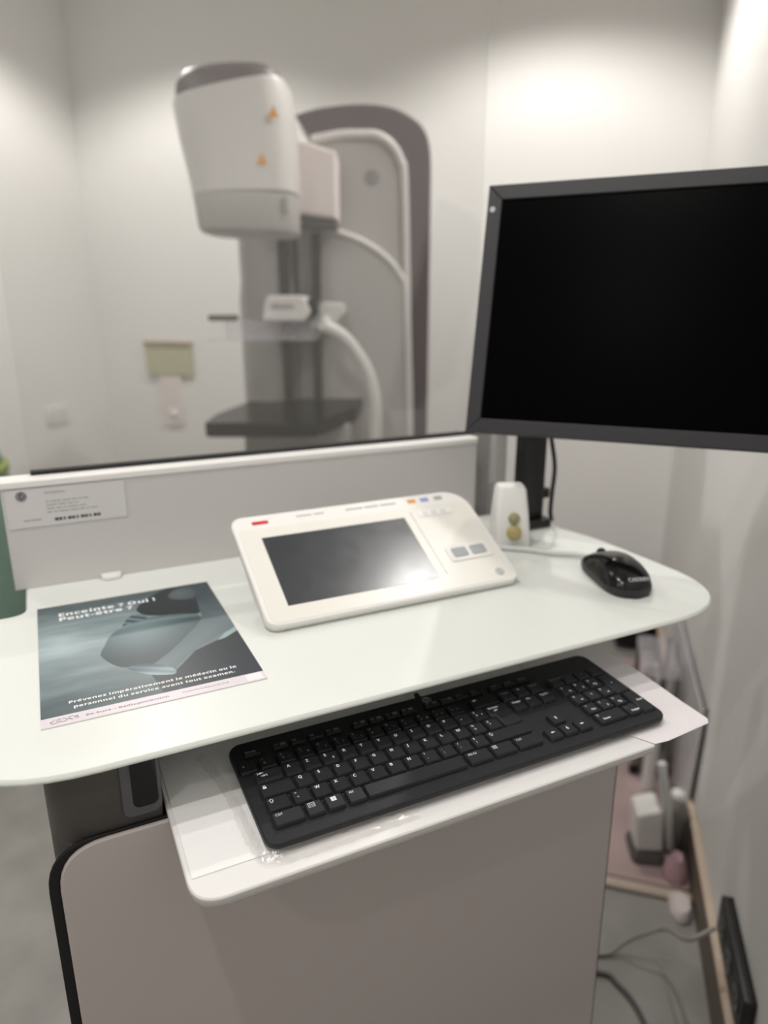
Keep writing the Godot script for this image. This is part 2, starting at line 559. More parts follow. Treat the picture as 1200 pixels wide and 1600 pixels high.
func machine() -> void:
	var t := thing("mammography_machine", "white and plum mammography machine standing in front of the far wall", "x-ray machine", Vector3(0, 0, -2.6))
	# everything below in the machine's own frame: x, y in metres, z forward of its middle
	var band_out := curve2([-0.287, 1.966, -0.205, 1.987, -0.082, 1.998, 0.02, 1.990, 0.092, 1.961, 0.134, 1.918, 0.152, 1.853, 0.155, 1.738], 4)
	var band := PackedVector2Array(band_out)
	band.append_array(PackedVector2Array([Vector2(0.156, 0.914), Vector2(0.158, 0.06), Vector2(0.108, 0.06), Vector2(0.1, 0.914)]))
	var inner := curve2([0.089, 1.287, 0.074, 1.757, 0.058, 1.834, 0.031, 1.881, -0.021, 1.911, -0.08, 1.917, -0.145, 1.915, -0.235, 1.898], 4)
	band.append_array(inner)
	put("column_shell", block(band, -0.26, 0.05, 0.006, "z"), M.machine_plum, t)
	var side := PackedVector2Array([Vector2(-0.30, 0.06), Vector2(0.112, 0.06)])
	side.append_array(inner)
	side.append(Vector2(-0.30, 1.87))
	var cs := put("column_side", block(side, -0.22, 0.035, 0.004, "z"), M.machine_grey, t)
	roundel(cs, "logo", 0.026, Vector3(-0.042, 1.782, 0.035), Basis(), M.grey_print, M.machine_grey, "GE")
	var tr := []
	for p in curve2([-0.235, 1.894, -0.145, 1.909, -0.07, 1.910, -0.021, 1.907, 0.025, 1.879, 0.054, 1.834, 0.068, 1.757, 0.083, 1.287, 0.095, 0.914, 0.102, 0.10], 6):
		tr.append(Vector3(p.x, p.y, 0.052))
	put("edge_trim", tube(tr, 0.013, 10), M.machine_white, t)
	put("floor_base", block(rrect(0.72, 0.62, 0.06, 6, -0.10, 0.02), 0.0, 0.06, 0.01), M.machine_grey, t)
	# turning arm in front of the column
	var arc := curve2([-0.285, 1.655, -0.189, 1.621, -0.084, 1.586, 0.0, 1.536, 0.053, 1.476, 0.073, 1.394, 0.087, 0.935], 5)
	var arm := PackedVector2Array(arc)
	arm.append_array(PackedVector2Array([Vector2(0.085, 0.78), Vector2(-0.30, 0.78)]))
	put("arm_housing", block(arm, 0.035, 0.10, 0.006, "z"), M.machine_grey, t)
	var at := []
	for p in arc:
		at.append(Vector3(p.x, p.y, 0.10))
	put("arm_trim", tube(at, 0.012, 10), M.machine_white, t)
	var cyl := []
	for s in [[0.72, 0.095], [1.0, 0.098], [1.30, 0.100], [1.40, 0.100], [1.46, 0.092], [1.52, 0.094], [1.62, 0.094]]:
		cyl.append(oval(s[0], -0.392, 0.03, s[1], 0.13, 3.0, 32))
	put("column_face", loft(cyl), M.machine_dim, t)
	for r in [[-0.327, -0.325, 1.60, 1.03, 0.014], [-0.221, -0.227, 1.60, 1.03, 0.012]]:
		put("guide_rail", block(xy([r[0] - r[4], r[2], r[0] + r[4], r[2], r[1] + r[4], r[3], r[1] - r[4], r[3]]), 0.02, 0.165, 0.002, "z", true), M.gasket, t)
	# head
	var rings := []
	for s in [[1.571, -0.377, 0.115, 0.11], [1.575, -0.378, 0.131, 0.127], [1.585, -0.379, 0.137, 0.134], [1.672, -0.383, 0.143, 0.14]]:
		rings.append(oval(s[0], s[1], 0.43, s[2], s[3], 3.2, 40, -0.02))
	put("collimator", loft(rings), M.machine_grey, t)
	rings = []
	for s in [[1.676, -0.383, 0.143, 0.02], [1.74, -0.388, 0.148, 0.05], [1.82, -0.397, 0.154, 0.10], [1.915, -0.409, 0.1535, 0.18], [1.925, -0.411, 0.149, 0.19]]:
		rings.append(oval(s[0], s[1], 0.43, s[2], 0.14, 3.2, 40, s[3]))
	var head := put("head_shell", loft(rings), M.machine_white, t)
	put("seam", loft([oval(1.671, -0.383, 0.43, 0.1415, 0.1385, 3.2, 40, 0.01), oval(1.678, -0.383, 0.43, 0.1415, 0.1385, 3.2, 40, 0.03)]), M.machine_dim, head)
	rings = []
	for s in [[1.925, 0.142, 0.134, 0.19], [1.953, 0.139, 0.130, 0.12], [1.974, 0.122, 0.112, 0.07], [1.986, 0.085, 0.08, 0.03], [1.99, 0.03, 0.03, 0.0]]:
		rings.append(oval(s[0], -0.414, 0.43, s[1], s[2], 3.0, 40, s[3]))
	put("head_cap", loft(rings), M.machine_plum, t)
	for q in [[-0.283, 1.857], [-0.318, 1.748]]:
		var s := put("warning_sticker", block(xy([-0.014, -0.012, 0.014, -0.012, 0.0, 0.016]), 0.0, 0.001, 0.0, "z", true), M.orange_print, head, Vector3(q[0], q[1], 0.567), Basis(Vector3.UP, 0.18))
		s.set_meta("label", "orange warning triangle")
	put("grip", block(rrect(0.016, 0.045, 0.007, 5), 0.0, 0.008, 0.002, "z"), M.machine_dim, head, Vector3(-0.262, 1.64, 0.545))
	put("arm_box", block(xy([-0.29, 1.865, -0.145, 1.822, -0.145, 1.635, -0.29, 1.655]), 0.08, 0.26, 0.008, "z", true), M.machine_light, t)
	put("arm_gap", block(xy([-0.30, 1.66, -0.150, 1.64, -0.150, 1.612, -0.30, 1.622]), 0.06, 0.23, 0.003, "z", true), M.dark_grey, t)
	# compression carriage, paddle, grab handle
	var car := put("paddle_carriage", block(rounded([Vector2(-0.375, 1.335), Vector2(-0.245, 1.335), Vector2(-0.225, 1.36), Vector2(-0.245, 1.41), Vector2(-0.36, 1.41)], [0.01, 0.01, 0.01, 0.02, 0.02], 4), 0.14, 0.34, 0.006, "z"), M.machine_white, t)
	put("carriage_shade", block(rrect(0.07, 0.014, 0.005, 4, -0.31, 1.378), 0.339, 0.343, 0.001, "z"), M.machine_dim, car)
	put("carriage_knob", block(rrect(0.03, 0.05, 0.008, 4, -0.222, 1.375), 0.16, 0.32, 0.004, "z"), M.carbon_black, car)
	put("side_arm", block(rounded([Vector2(-0.245, 1.312), Vector2(-0.16, 1.312), Vector2(-0.125, 1.362), Vector2(-0.13, 1.385), Vector2(-0.20, 1.39)], [0.01, 0.02, 0.01, 0.01, 0.01], 4), 0.15, 0.24, 0.005, "z"), M.machine_white, car)
	var pad := put("compression_paddle", block(rrect(0.31, 0.26, 0.03, 6, -0.35, 0.42), 1.288, 1.292, 0.001), M.clear_plastic, t)
	put("paddle_wall", block(rrect(0.31, 0.05, 0.01, 4, -0.35, 1.312), 0.284, 0.288, 0.001, "z"), M.clear_plastic, pad)
	put("paddle_holder", block(rrect(0.085, 0.018, 0.006, 4, -0.468, 1.347), 0.44, 0.47, 0.003, "z"), M.dark_grey, pad)
	var h := []
	for p in curve2([-0.182, 1.322, -0.124, 1.290, -0.080, 1.236, -0.049, 1.180, -0.030, 1.106, -0.025, 1.030, -0.03, 0.95], 6):
		h.append(Vector3(p.x, p.y, 0.36))
	put("grab_handle", tube(h, 0.019, 12), M.machine_white, t)
	put("handle_mount", tube([Vector3(-0.182, 1.322, 0.37), Vector3(-0.19, 1.335, 0.2), Vector3(-0.19, 1.34, 0.09)], 0.018, 10), M.machine_white, t)
	put("handle_mount", tube([Vector3(-0.03, 0.955, 0.37), Vector3(-0.03, 0.93, 0.2), Vector3(-0.03, 0.93, 0.09)], 0.018, 10), M.machine_white, t)
	# breast support: a black slab that dips 3 degrees to the front
	var plan := rounded([Vector2(-0.449, 0.10), Vector2(-0.072, 0.10), Vector2(-0.09, 0.27), Vector2(-0.205, 0.50), Vector2(-0.538, 0.50), Vector2(-0.53, 0.36)], [0.02, 0.01, 0.15, 0.05, 0.02, 0.05], 6)
	put("breast_support", block(plan, -0.045, 0.0, 0.006), M.carbon_black, t, Vector3(0, 1.072, 0), Basis(Vector3.RIGHT, 0.052))
	put("support_bracket", block(rrect(0.34, 0.12, 0.02, 4, -0.28, 0.96), 0.10, 0.34, 0.006, "z"), M.machine_dim, t)

	# spare paddle hung on the far wall
	var p := thing("spare_paddle", "beige T-shaped compression paddle hung flat on the far wall", "paddle", rw(-2.07, 1.11, -3.227), room_frame)
	put("plate", block(rrect(0.262, 0.165, 0.008, 4), 0.0, 0.02, 0.003, "z"), M.paddle_amber, p, Vector3(0, 0, 0.001))
	var fr := put("rim", block(rrect(0.27, 0.018, 0.006, 4, 0, 0.077), 0.0, 0.03, 0.003, "z"), M.paddle_rim, p, Vector3(0, 0, 0.001))
	fr.set_meta("label", "darker upper rim")
	put("handle", block(rounded([Vector2(-0.062, -0.08), Vector2(0.062, -0.08), Vector2(0.055, -0.335), Vector2(-0.055, -0.335)], [0, 0, 0.01, 0.01], 4), 0.0, 0.015, 0.002, "z"), M.machine_light, p, Vector3(0.0, 0, 0.001))
	put("hole_plug", lathe([[0.024, 0.0], [0.024, 0.004], [0.0, 0.006]], 20), M.white_plastic, p, Vector3(0.005, -0.28, 0.016), Basis(Vector3.RIGHT, PI / 2))

	var so := thing("wall_socket", "small white double wall socket on the left wall beside the corner", "socket", rw(-2.49, 0.86, -2.86), room_frame)
	put("plate", block(rrect(0.15, 0.08, 0.008, 4), 0.0, 0.01, 0.002, "x"), M.white_paint, so)
	for k in 2:
		put("outlet", block(rrect(0.05, 0.05, 0.024, 6, -0.037 + k * 0.074, 0.0), 0.0, 0.012, 0.001, "x"), M.pale_button, so)

func console() -> void:
	var t := thing("control_desk", "white frosted glass desk top with rounded ends on a grey pedestal", "desk", Vector3.ZERO, desk_frame)
	var edge := [
		Vector2(-0.124, -0.5555), Vector2(0.795, -0.5555), Vector2(0.785, -0.83), Vector2(0.742, -1.022), Vector2(-0.050, -1.022),
		Vector2(-0.050, -0.913), Vector2(-0.124, -0.913)]
	var top := rounded(edge, [0.13, 0.135, 0.3, 0.05, 0.004, 0.022, 0.05], 12)
	put("desk_top", slab(top, [[0.003, DESK - 0.007], [0.0, DESK - 0.005], [0.0, DESK - 0.0025], [0.0025, DESK]]), M.satin_glass, t)
	# pedestal
	var b := put("pedestal_body", block(rounded([Vector2(-0.042, -0.582), Vector2(0.628, -0.582), Vector2(0.628, -0.98), Vector2(-0.042, -0.98)], [0.05, 0.05, 0.05, 0.05], 8), 0.04, 0.936, 0.004), M.cabinet_body, t)
	put("pedestal_cheek", block(rounded([Vector2(-0.042, -0.582), Vector2(0.0545, -0.582), Vector2(0.0545, -0.98), Vector2(-0.042, -0.98)], [0.05, 0.003, 0.003, 0.05], 8), 0.936, DESK - 0.007, 0.0005), M.cabinet_body, b)
	put("rear_block", block(rect2(0.0545, -0.98, 0.628, -0.86), 0.936, DESK - 0.007, 0.0005), M.white_paint, b)
	var sl := put("slot_rim", block(rrect(0.034, 0.066, 0.008, 5, 0.0375, 0.985), -0.583, -0.5795, 0.001, "z"), M.slot_rim, b)
	put("slot_recess", block(rrect(0.022, 0.054, 0.006, 5, 0.0405, 0.988), -0.5796, -0.5788, 0.0003, "z"), M.gloss_black, b)
	sl.set_meta("label", "rim of the tray slot")
	put("plinth", block(rrect(0.60, 0.34, 0.04, 6, 0.293, -0.78), 0.0, 0.04, 0.003), M.black_rubber, b)
	var door := rounded([Vector2(-0.0475, 0.03), Vector2(0.624, 0.03), Vector2(0.613, 0.9445), Vector2(-0.0475, 0.9445)], [0.01, 0.01, 0.045, 0.045], 8)
	var dr := put("front_panel_backing", block(door, -0.5818, -0.578, 0.001, "z"), M.black_rubber, t)
	dr.set_meta("label", "black edge of the front panel")
	var face := rounded([Vector2(-0.038, 0.04), Vector2(0.6175, 0.04), Vector2(0.6065, 0.943), Vector2(-0.038, 0.943)], [0.01, 0.01, 0.042, 0.042], 8)
	put("front_panel", block(face, -0.578, -0.573, 0.0015, "z"), M.cabinet_door, t)
	# tray
	var tray := rounded([Vector2(0.057, -0.456), Vector2(0.538, -0.456), Vector2(0.538, -0.84), Vector2(0.057, -0.84)], [0.028, 0.006, 0.003, 0.003], 8)
	var tp := put("keyboard_tray", slab(tray, [[0.0, TRAY - 0.0025], [0.0, TRAY - 0.001], [0.0012, TRAY]]), M.tray_white, t)
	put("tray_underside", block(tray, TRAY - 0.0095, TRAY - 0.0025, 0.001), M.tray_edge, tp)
	for x in [0.12, 0.46]:
		put("tray_runner", block(rrect(0.02, 0.14, 0.002, 2, x, -0.77), TRAY, DESK - 0.007, 0.001), M.white_paint, tp)
	# upright screen at the back
	var up := put("back_panel", block(rect2(-0.062, DESK, 0.656, 1.166), -1.02, -1.0, 0.001, "z", true), M.panel_grey, t)
	put("top_edge", block(rect2(-0.063, 1.166, 0.657, 1.176), -1.038, -0.998, 0.002, "z", true), M.white_plastic, up)
	put("side_wing", block(rounded([Vector2(0.656, DESK - 0.3), Vector2(0.715, DESK - 0.3), Vector2(0.715, 1.176), Vector2(0.656, 1.176)], [0, 0, 0, 0], 2), -1.075, -1.045, 0.001, "z", true), M.panel_side, t)
	put("wing_edge", block(rect2(0.715, DESK - 0.3, 0.742, 1.176), -1.075, -1.03, 0.004, "z", true), M.panel_grey, t)
	put("panel_tab", block(rounded([Vector2(0.044, -1.0), Vector2(0.072, -1.0), Vector2(0.070, -0.984), Vector2(0.046, -0.984)], [0, 0, 0.008, 0.008], 5), DESK, DESK + 0.007, 0.002), M.white_plastic, t)
	# stuck label
	var lb := thing("desk_label", "pale printed label with a round dark logo stuck on the back panel", "label", dw(0.018, 1.143, -0.9992), desk_frame)
	put("sheet", block(rect2(-0.076, -0.030, 0.070, 0.0215), 0.0, 0.0003, 0.0, "z", true), M.label_paper, lb)
	roundel(lb, "logo", 0.0065, Vector3(-0.057, 0.0125, 0.0003), Basis(), M.dark_print, M.panel_grey, "GE")
	put("lettering", words("GE Healthcare", 0.0028, sans), M.grey_print, lb, Vector3(-0.030, 0.0145, 0.0004))
	for k in 4:
		var ln := [0.052, 0.040, 0.048, 0.062]
		var segs := []
		var x := 0.0
		var j := 0
		while x < ln[k]:
			var w := 0.004 + 0.003 * ((j * 7 + k * 3) % 4)
			segs.append(rect2(x, -0.0009, minf(x + w, ln[k]), 0.0009))
			x += w + 0.0014
			j += 1
		put("small_print", flat_shapes(segs), M.faint_print, lb, Vector3(-0.029, 0.0025 - k * 0.0048, 0.0003), Basis(Vector3.RIGHT, PI / 2))
	var bars := []
	for k in 11:
		bars.append(rect2(k * 0.0053, -0.002, k * 0.0053 + 0.0046 - 0.001 * (k % 3), 0.002))
	put("small_print", flat_shapes(bars), M.dark_print, lb, Vector3(-0.021, -0.0225, 0.0003), Basis(Vector3.RIGHT, PI / 2))
	put("small_print", flat_shapes([rect2(0, -0.001, 0.008, 0.001), rect2(0.009, -0.001, 0.021, 0.001)]), M.faint_print, lb, Vector3(-0.058, -0.0205, 0.0003), Basis(Vector3.RIGHT, PI / 2))
	# lead glass
	var g := thing("radiation_screen", "tall clear lead-glass radiation screen standing on the desk's back panel", "glass screen", dw(0.321, 1.1763, -1.031), desk_frame)
	put("glass_pane", block(rect2(-0.346, 0.005, 0.346, 1.02), -0.005, 0.005, 0.0, "z", true), M.lead_glass, g)
	put("gasket", block(rect2(-0.346, 0.0, 0.346, 0.005), -0.007, 0.006, 0.001, "z", true), M.gasket, g)
	# papers under the keyboard
	var p1 := put("paper_sheet", block(rect2(0.0615, -0.695, 0.50, -0.484), TRAY + 0.0004, TRAY + 0.0007, 0.0, "y", true), M.paper_white, self, Vector3.ZERO, desk_frame)
	tag(p1, "plain white paper sheet lying flat on the tray under the keyboard", "paper")
	put("fold", flat_shapes([rect2(0.0615, -0.520, 0.49, -0.5195)], 0.0002), M.paper_white, p1, Vector3(0, TRAY + 0.00065, 0))
	var p2 := put("paper_sheet", block(xy([0.535, -0.4565, 0.552, -0.4545, 0.617, -0.4595, 0.6235, -0.466, 0.6255, -0.505, 0.631, -0.56, 0.634, -0.60, 0.636, -0.80, 0.505, -0.80, 0.512, -0.50]), TRAY + 0.0009, TRAY + 0.0014, 0.0002), M.paper_lilac, self, Vector3.ZERO, desk_frame)
	tag(p2, "stiff pinkish white paper sheet sticking out beyond the tray beside the numeric keypad", "paper")
	film()

func film() -> void:
	# crumpled clear film along the keyboard's left and front edges
	var rng := RandomNumberGenerator.new()
	rng.seed = 11
	var st := SurfaceTool.new()
	st.begin(Mesh.PRIMITIVE_TRIANGLES)
	st.set_smooth_group(0)
	var path := smooth_path([Vector3(0.100, 0, -0.640), Vector3(0.110, 0, -0.60), Vector3(0.115, 0, -0.55), Vector3(0.1165, 0, -0.51), Vector3(0.119, 0, -0.484), Vector3(0.135, 0, -0.4725), Vector3(0.17, 0, -0.470), Vector3(0.215, 0, -0.4705), Vector3(0.26, 0, -0.4715)], 9)
	var rows := []
	for k in path.size():
		var a: Vector3 = path[maxi(k - 1, 0)]
		var b: Vector3 = path[mini(k + 1, path.size() - 1)]
		var t := (b - a).normalized()
		var out := Vector3(-t.z, 0, t.x) * -1.0
		if out.x > 0.0 or out.z < -0.2:
			out = -out
		var row := []
		for j in 5:
			var w := -0.003 + 0.0022 * j
			var hgt := [0.0066, 0.0048, 0.0032, 0.0026, 0.0010]
			var jit := Vector3(rng.randf_range(-1, 1) * 0.001, rng.randf_range(0.0, 0.0012), rng.randf_range(-1, 1) * 0.001)
			row.append(path[k] + out * (w + rng.randf_range(-0.001, 0.001)) + Vector3(0, TRAY + 0.0006 + hgt[j] * 0.8, 0) + jit)
		rows.append(row)
	for k in rows.size() - 1:
		for j in 4:
			tri(st, rows[k][j], rows[k][j + 1], rows[k + 1][j + 1], Vector3.UP)
			tri(st, rows[k][j], rows[k + 1][j + 1], rows[k + 1][j], Vector3.UP)
	st.generate_normals()
	var f := put("plastic_film", st.commit(), M.clear_film, self, Vector3.ZERO, desk_frame)
	tag(f, "crumpled clear plastic film lying on the tray along the keyboard's edge", "plastic film")

func monitor() -> void:
	# frame from the photograph: x along the width, y up its height, z towards the viewer
	var u := Vector3(0.913, 0.008, 0.408).normalized()
	var v := Vector3(0.092, 0.97, -0.225)
	v = (v - u * v.dot(u)).normalized()
	var n := u.cross(v)
	var w := 0.452
	var h := 0.36
	var bs := Basis(u, v, n)
	var origin := Vector3(0.154, 1.559, -1.132) - v * h            # lower left corner of the front
	var t := thing("monitor", "large black monitor with a dark blank screen on a post behind the desk", "monitor", origin, bs)
	# a frame of four bars round the recessed glass
	var bz := 0.0215
	put("screen_glass", block(rect2(bz - 0.004, bz - 0.004, w - bz + 0.004, h - bz + 0.004), -0.012, -0.004, 0.0, "z", true), M.monitor_glass, t)
	put("bezel_bar", block(xy([0, h, w, h, w - bz, h - bz, bz, h - bz]), -0.02, 0.0, 0.0015, "z", true), M.monitor_shell, t)
	put("bezel_bar", block(xy([0, 0, w, 0, w - bz, bz, bz, bz]), -0.02, 0.0, 0.0015, "z", true), M.monitor_shell, t)
	put("bezel_bar", block(xy([0, 0, bz, bz, bz, h - bz, 0, h]), -0.02, 0.0, 0.0015, "z", true), M.monitor_shell, t)
	put("bezel_bar", block(xy([w, 0, w - bz, bz, w - bz, h - bz, w, h]), -0.02, 0.0, 0.0015, "z", true), M.monitor_shell, t)
	put("back_shell", slab(rrect(w - 0.006, h - 0.006, 0.006, 4, w / 2, h / 2), [[0.03, -0.06], [0.006, -0.045], [0.0, -0.035], [0.0, -0.012]], "z"), M.monitor_shell, t)
	var lg := put("logo", block(rrect(0.008, 0.008, 0.004, 6, 0.0085, h - 0.035), 0.0, 0.0004, 0.0001, "z"), M.silver_print, t)
	lg.set_meta("label", "small pale round logo")
	put("mount_plate", block(rrect(0.11, 0.11, 0.01, 4, 0.17, 0.14), -0.085, -0.058, 0.003, "z"), M.black_plastic, t)
	# post
	var foot := dw(0.728, DESK + 0.0003, -0.945)
	var s := thing("monitor_post", "black upright post clamped to the back of the desk behind the monitor", "monitor stand", foot, desk_frame)
	put("post", block(rrect(0.042, 0.036, 0.006, 4), 0.0, 0.28, 0.002), M.black_plastic, s)
	put("clamp_base", block(rrect(0.062, 0.075, 0.01, 5, 0.0, -0.005), 0.0, 0.014, 0.003), M.black_plastic, s)
	put("cable_holder", block(rrect(0.022, 0.02, 0.005, 4, 0.028, 0.0), 0.045, 0.062, 0.002), M.black_plastic, s)
	var plate_w := origin + u * 0.17 + v * 0.14 - n * 0.110
	var from := desk_frame.inverse() * (plate_w - foot)
	put("tilt_arm", tube([Vector3(0.0, 0.255, 0.0), from], 0.017, 12), M.black_plastic, s)
	var c := put("monitor_cable", tube(smooth_path([Vector3(0.028, 0.262, -0.008), Vector3(0.032, 0.19, -0.006), Vector3(0.042, 0.14, 0.0), Vector3(0.052, 0.095, 0.0), Vector3(0.05, 0.05, 0.0), Vector3(0.046, 0.018, 0.004), Vector3(0.042, 0.005, 0.014)], 6), 0.0036, 8), M.black_rubber, self, foot, desk_frame)
	tag(c, "thin black cable bowing out beside the monitor post", "cable")

func right_side() -> void:
	# socket strip on the right wall
	var s := thing("socket_strip", "long black socket strip mounted low on the right wall", "socket strip", rw(0.345, 0.24, -1.145), room_frame)
	put("housing", block(rrect(0.235, 0.082, 0.006, 4), -0.022, 0.0, 0.003, "x"), M.black_plastic, s)
	for k in 3:
		var o := put("outlet", block(rrect(0.046, 0.046, 0.022, 6, -0.075 + k * 0.075, 0.0), -0.024, -0.021, 0.001, "x"), M.gloss_black, s)
		for q in 2:
			put("pin_hole", block(rrect(0.006, 0.006, 0.0028, 4, -0.084 + k * 0.075 + q * 0.018, 0.0), -0.0246, -0.0238, 0.0002, "x"), M.black_rubber, o)
	var plug := rw(0.3145, 0.222, -1.235)
	var c := put("power_cable", tube(smooth_path([plug, plug + Vector3(-0.05, -0.03, 0.0), Vector3(0.607, 0.10, -1.208), Vector3(0.562, 0.06, -1.227), Vector3(0.533, 0.03, -1.235), Vector3(0.498, 0.007, -1.23), Vector3(0.42, 0.006, -1.22), Vector3(0.36, 0.006, -1.16)], 8), 0.0045, 8), M.cable_grey)
	tag(c, "grey power cable running from the wall socket strip to the desk pedestal", "cable")
	var c2 := put("power_cable", tube(smooth_path([Vector3(0.42, 0.006, -1.19), Vector3(0.48, 0.006, -1.18), Vector3(0.496, 0.006, -1.157), Vector3(0.513, 0.006, -1.125), Vector3(0.523, 0.006, -1.077), Vector3(0.525, 0.006, -0.98), Vector3(0.52, 0.006, -0.85)], 8), 0.005, 8), M.dark_grey)
	tag(c2, "dark grey cable lying on the floor beside the desk pedestal", "cable")
	# mauve floor mat
	var m := thing("floor_mat", "mauve pink mat with a pale front edge lying on the floor beyond the desk", "floor mat", rw(0.06, 0, -2.15), room_frame)
	put("mat_top", block(rrect(0.54, 1.2, 0.02, 4), 0.0, 0.014, 0.004), M.mat_mauve, m)
	put("mat_edge", block(rrect(0.54, 0.03, 0.005, 3, 0, 0.617), 0.0, 0.012, 0.004), M.mat_edge, m)
	# black case at the far wall
	var bc := thing("black_case", "black hard case standing on the floor in the far right corner", "case", rw(0.248, 0.0145, -2.93), room_frame)
	put("case_body", block(rrect(0.15, 0.18, 0.02, 5), 0.001, 0.20, 0.01), M.black_plastic, bc)
	put("handle", tube(smooth_path([Vector3(-0.05, 0.19, 0), Vector3(-0.04, 0.225, 0), Vector3(0.04, 0.225, 0), Vector3(0.05, 0.19, 0)], 5), 0.008, 8), M.black_rubber, bc)
	# trolley with a clear tray
	var tr := thing("side_trolley", "small metal trolley with a clear top tray behind the desk by the right wall", "trolley", rw(0.258, 0.0145, -2.12), room_frame)
	for x in [-0.045, 0.045]:
		for z in [-0.13, 0.13]:
			var lg := put("leg", tube([Vector3(x, 0.03, z), Vector3(x, 0.335, z)], 0.008, 8), M.bottle_grey, tr)
			put("castor", lathe([[0.0, 0.0], [0.014, 0.004], [0.016, 0.016], [0.010, 0.03], [0.0, 0.032]], 12), M.black_rubber, lg, Vector3(x, 0.0, z))
	put("tray", block(rrect(0.108, 0.28, 0.015, 4), 0.330, 0.335, 0.001), M.clear_plastic, tr)
	put("tray_wall", block(rect2(-0.054, 0.335, 0.054, 0.365), 0.136, 0.139, 0.0, "z", true), M.clear_plastic, tr)
	put("shelf", block(rrect(0.108, 0.28, 0.015, 4), 0.06, 0.068, 0.001), M.bottle_grey, tr)
	var bag := thing("dark_bag", "dark grey soft bag standing on the lower shelf of the trolley", "bag", rw(0.258, 0.083, -2.11), room_frame)
	var rg := []
	for s2 in [[0.0, 0.030, 0.08], [0.02, 0.035, 0.095], [0.12, 0.034, 0.09], [0.18, 0.028, 0.08], [0.205, 0.018, 0.065]]:
		rg.append(oval(s2[0], 0.0, 0.0, s2[1], s2[2], 3.0, 24))
	put("bag_body", loft(rg), M.dark_grey, bag)
	put("strap", tube(smooth_path([Vector3(0, 0.19, -0.07), Vector3(0, 0.225, -0.04), Vector3(0, 0.225, 0.04), Vector3(0, 0.19, 0.07)], 6), 0.006, 8), M.drape_grey, bag)
	# white tube
	var wt := thing("white_bottle", "tall slim white bottle standing on the mauve mat", "bottle", rw(0.249, 0.0145, -1.92), room_frame)
	put("bottle_body", lathe([[0.0, 0.0], [0.017, 0.001], [0.019, 0.01], [0.019, 0.22], [0.012, 0.24], [0.0, 0.242]], 20), M.white_plastic, wt)
	put("cap", lathe([[0.010, 0.24], [0.011, 0.27], [0.0, 0.272]], 16), M.pale_button, wt)
	# foot pedal with white box and stick
	var fp := thing("foot_pedal", "white boxy foot pedal on a dark grey base on the floor", "foot pedal", Vector3(0.683, 0.0, -1.53), Basis(Vector3.UP, -0.12))
	put("base", slab(rrect(0.085, 0.11, 0.02, 5), [[0.0, 0.0], [0.002, 0.03], [0.014, 0.045]]), M.dark_grey, fp)
	put("pedal_cover", block(rounded([Vector2(-0.034, 0.045), Vector2(0.034, 0.048), Vector2(0.020, 0.172), Vector2(-0.04, 0.150)], [0.006, 0.006, 0.012, 0.012], 4), -0.04, 0.04, 0.006, "z"), M.white_plastic, fp, Vector3(0, 0, 0.0))
	put("pedal_lever", tube([Vector3(0.054, 0.045, 0.02), Vector3(0.035, 0.17, 0.02), Vector3(0.012, 0.29, 0.01)], 0.011, 10), M.pale_button, fp)
	var gb := thing("grey_bottle", "grey round bottle with a white cap on the floor by the right wall", "bottle", rw(0.296, 0.0, -1.69), room_frame)
	put("bottle_body", lathe([[0.0, 0.0], [0.027, 0.001], [0.030, 0.012], [0.030, 0.14], [0.016, 0.165], [0.0, 0.166]], 20), M.bottle_grey, gb)
	put("cap", lathe([[0.0, 0.164], [0.017, 0.165], [0.017, 0.188], [0.0, 0.19]], 16), M.white_plastic, gb)
	var pb := thing("pink_pouch", "small pale pink pouch lying on the floor by the right baseboard", "pouch", rw(0.296, 0.0, -1.595), room_frame)
	put("pouch_body", loft([oval(0.0, 0, 0, 0.026, 0.034, 2.4, 20), oval(0.02, 0, 0, 0.03, 0.038, 2.4, 20), oval(0.05, 0.0, 0, 0.024, 0.03, 2.4, 20), oval(0.07, 0, 0, 0.012, 0.02, 2.4, 20)]), M.pink_plastic, pb)
	var wp := thing("pale_cloth", "crumpled pale cloth lying on the floor in front of the pink pouch", "cloth", rw(0.300, 0.0, -1.50), room_frame)
	put("cloth_body", loft([oval(0.0, 0, 0, 0.024, 0.045, 2.2, 20), oval(0.012, 0, 0, 0.026, 0.047, 2.2, 20), oval(0.026, 0.004, 0.004, 0.016, 0.03, 2.2, 20)]), M.machine_light, wp)
	# grey folded drape on the right wall
	var st := SurfaceTool.new()
	st.begin(Mesh.PRIMITIVE_TRIANGLES)
	st.set_smooth_group(0)
	var cols := 60
	var prev := []
	for k in cols + 1:
		var f := float(k) / cols
		var z := -0.38 + 0.72 * f
		var x := -0.017 + 0.007 * sin(f * 52.0) + 0.003 * sin(f * 23.0 + 1.0)
		var col := []
		for j in 7:
			var y := 0.03 + 0.37 * j / 6.0
			col.append(Vector3(x * (1.0 - 0.45 * j / 6.0), y, z * (0.9 + 0.1 * j / 6.0)))
		if k > 0:
			for j in 6:
				for side in 2:
					var off := Vector3(0.003 * side, 0, 0)
					tri(st, prev[j] + off, prev[j + 1] + off, col[j + 1] + off, Vector3.LEFT if side == 0 else Vector3.RIGHT)
					tri(st, prev[j] + off, col[j + 1] + off, col[j] + off, Vector3.LEFT if side == 0 else Vector3.RIGHT)
		prev = col
	st.generate_normals()
	var d := thing("low_curtain", "low grey pleated curtain hanging from a rail on the right wall behind the desk", "curtain", rw(0.342, 0, -2.06), room_frame)
	put("pleats", st.commit(), M.drape_grey, d)
	put("rail", tube([Vector3(-0.012, 0.408, -0.38), Vector3(-0.012, 0.408, 0.34)], 0.003, 8), M.drape_grey, d)
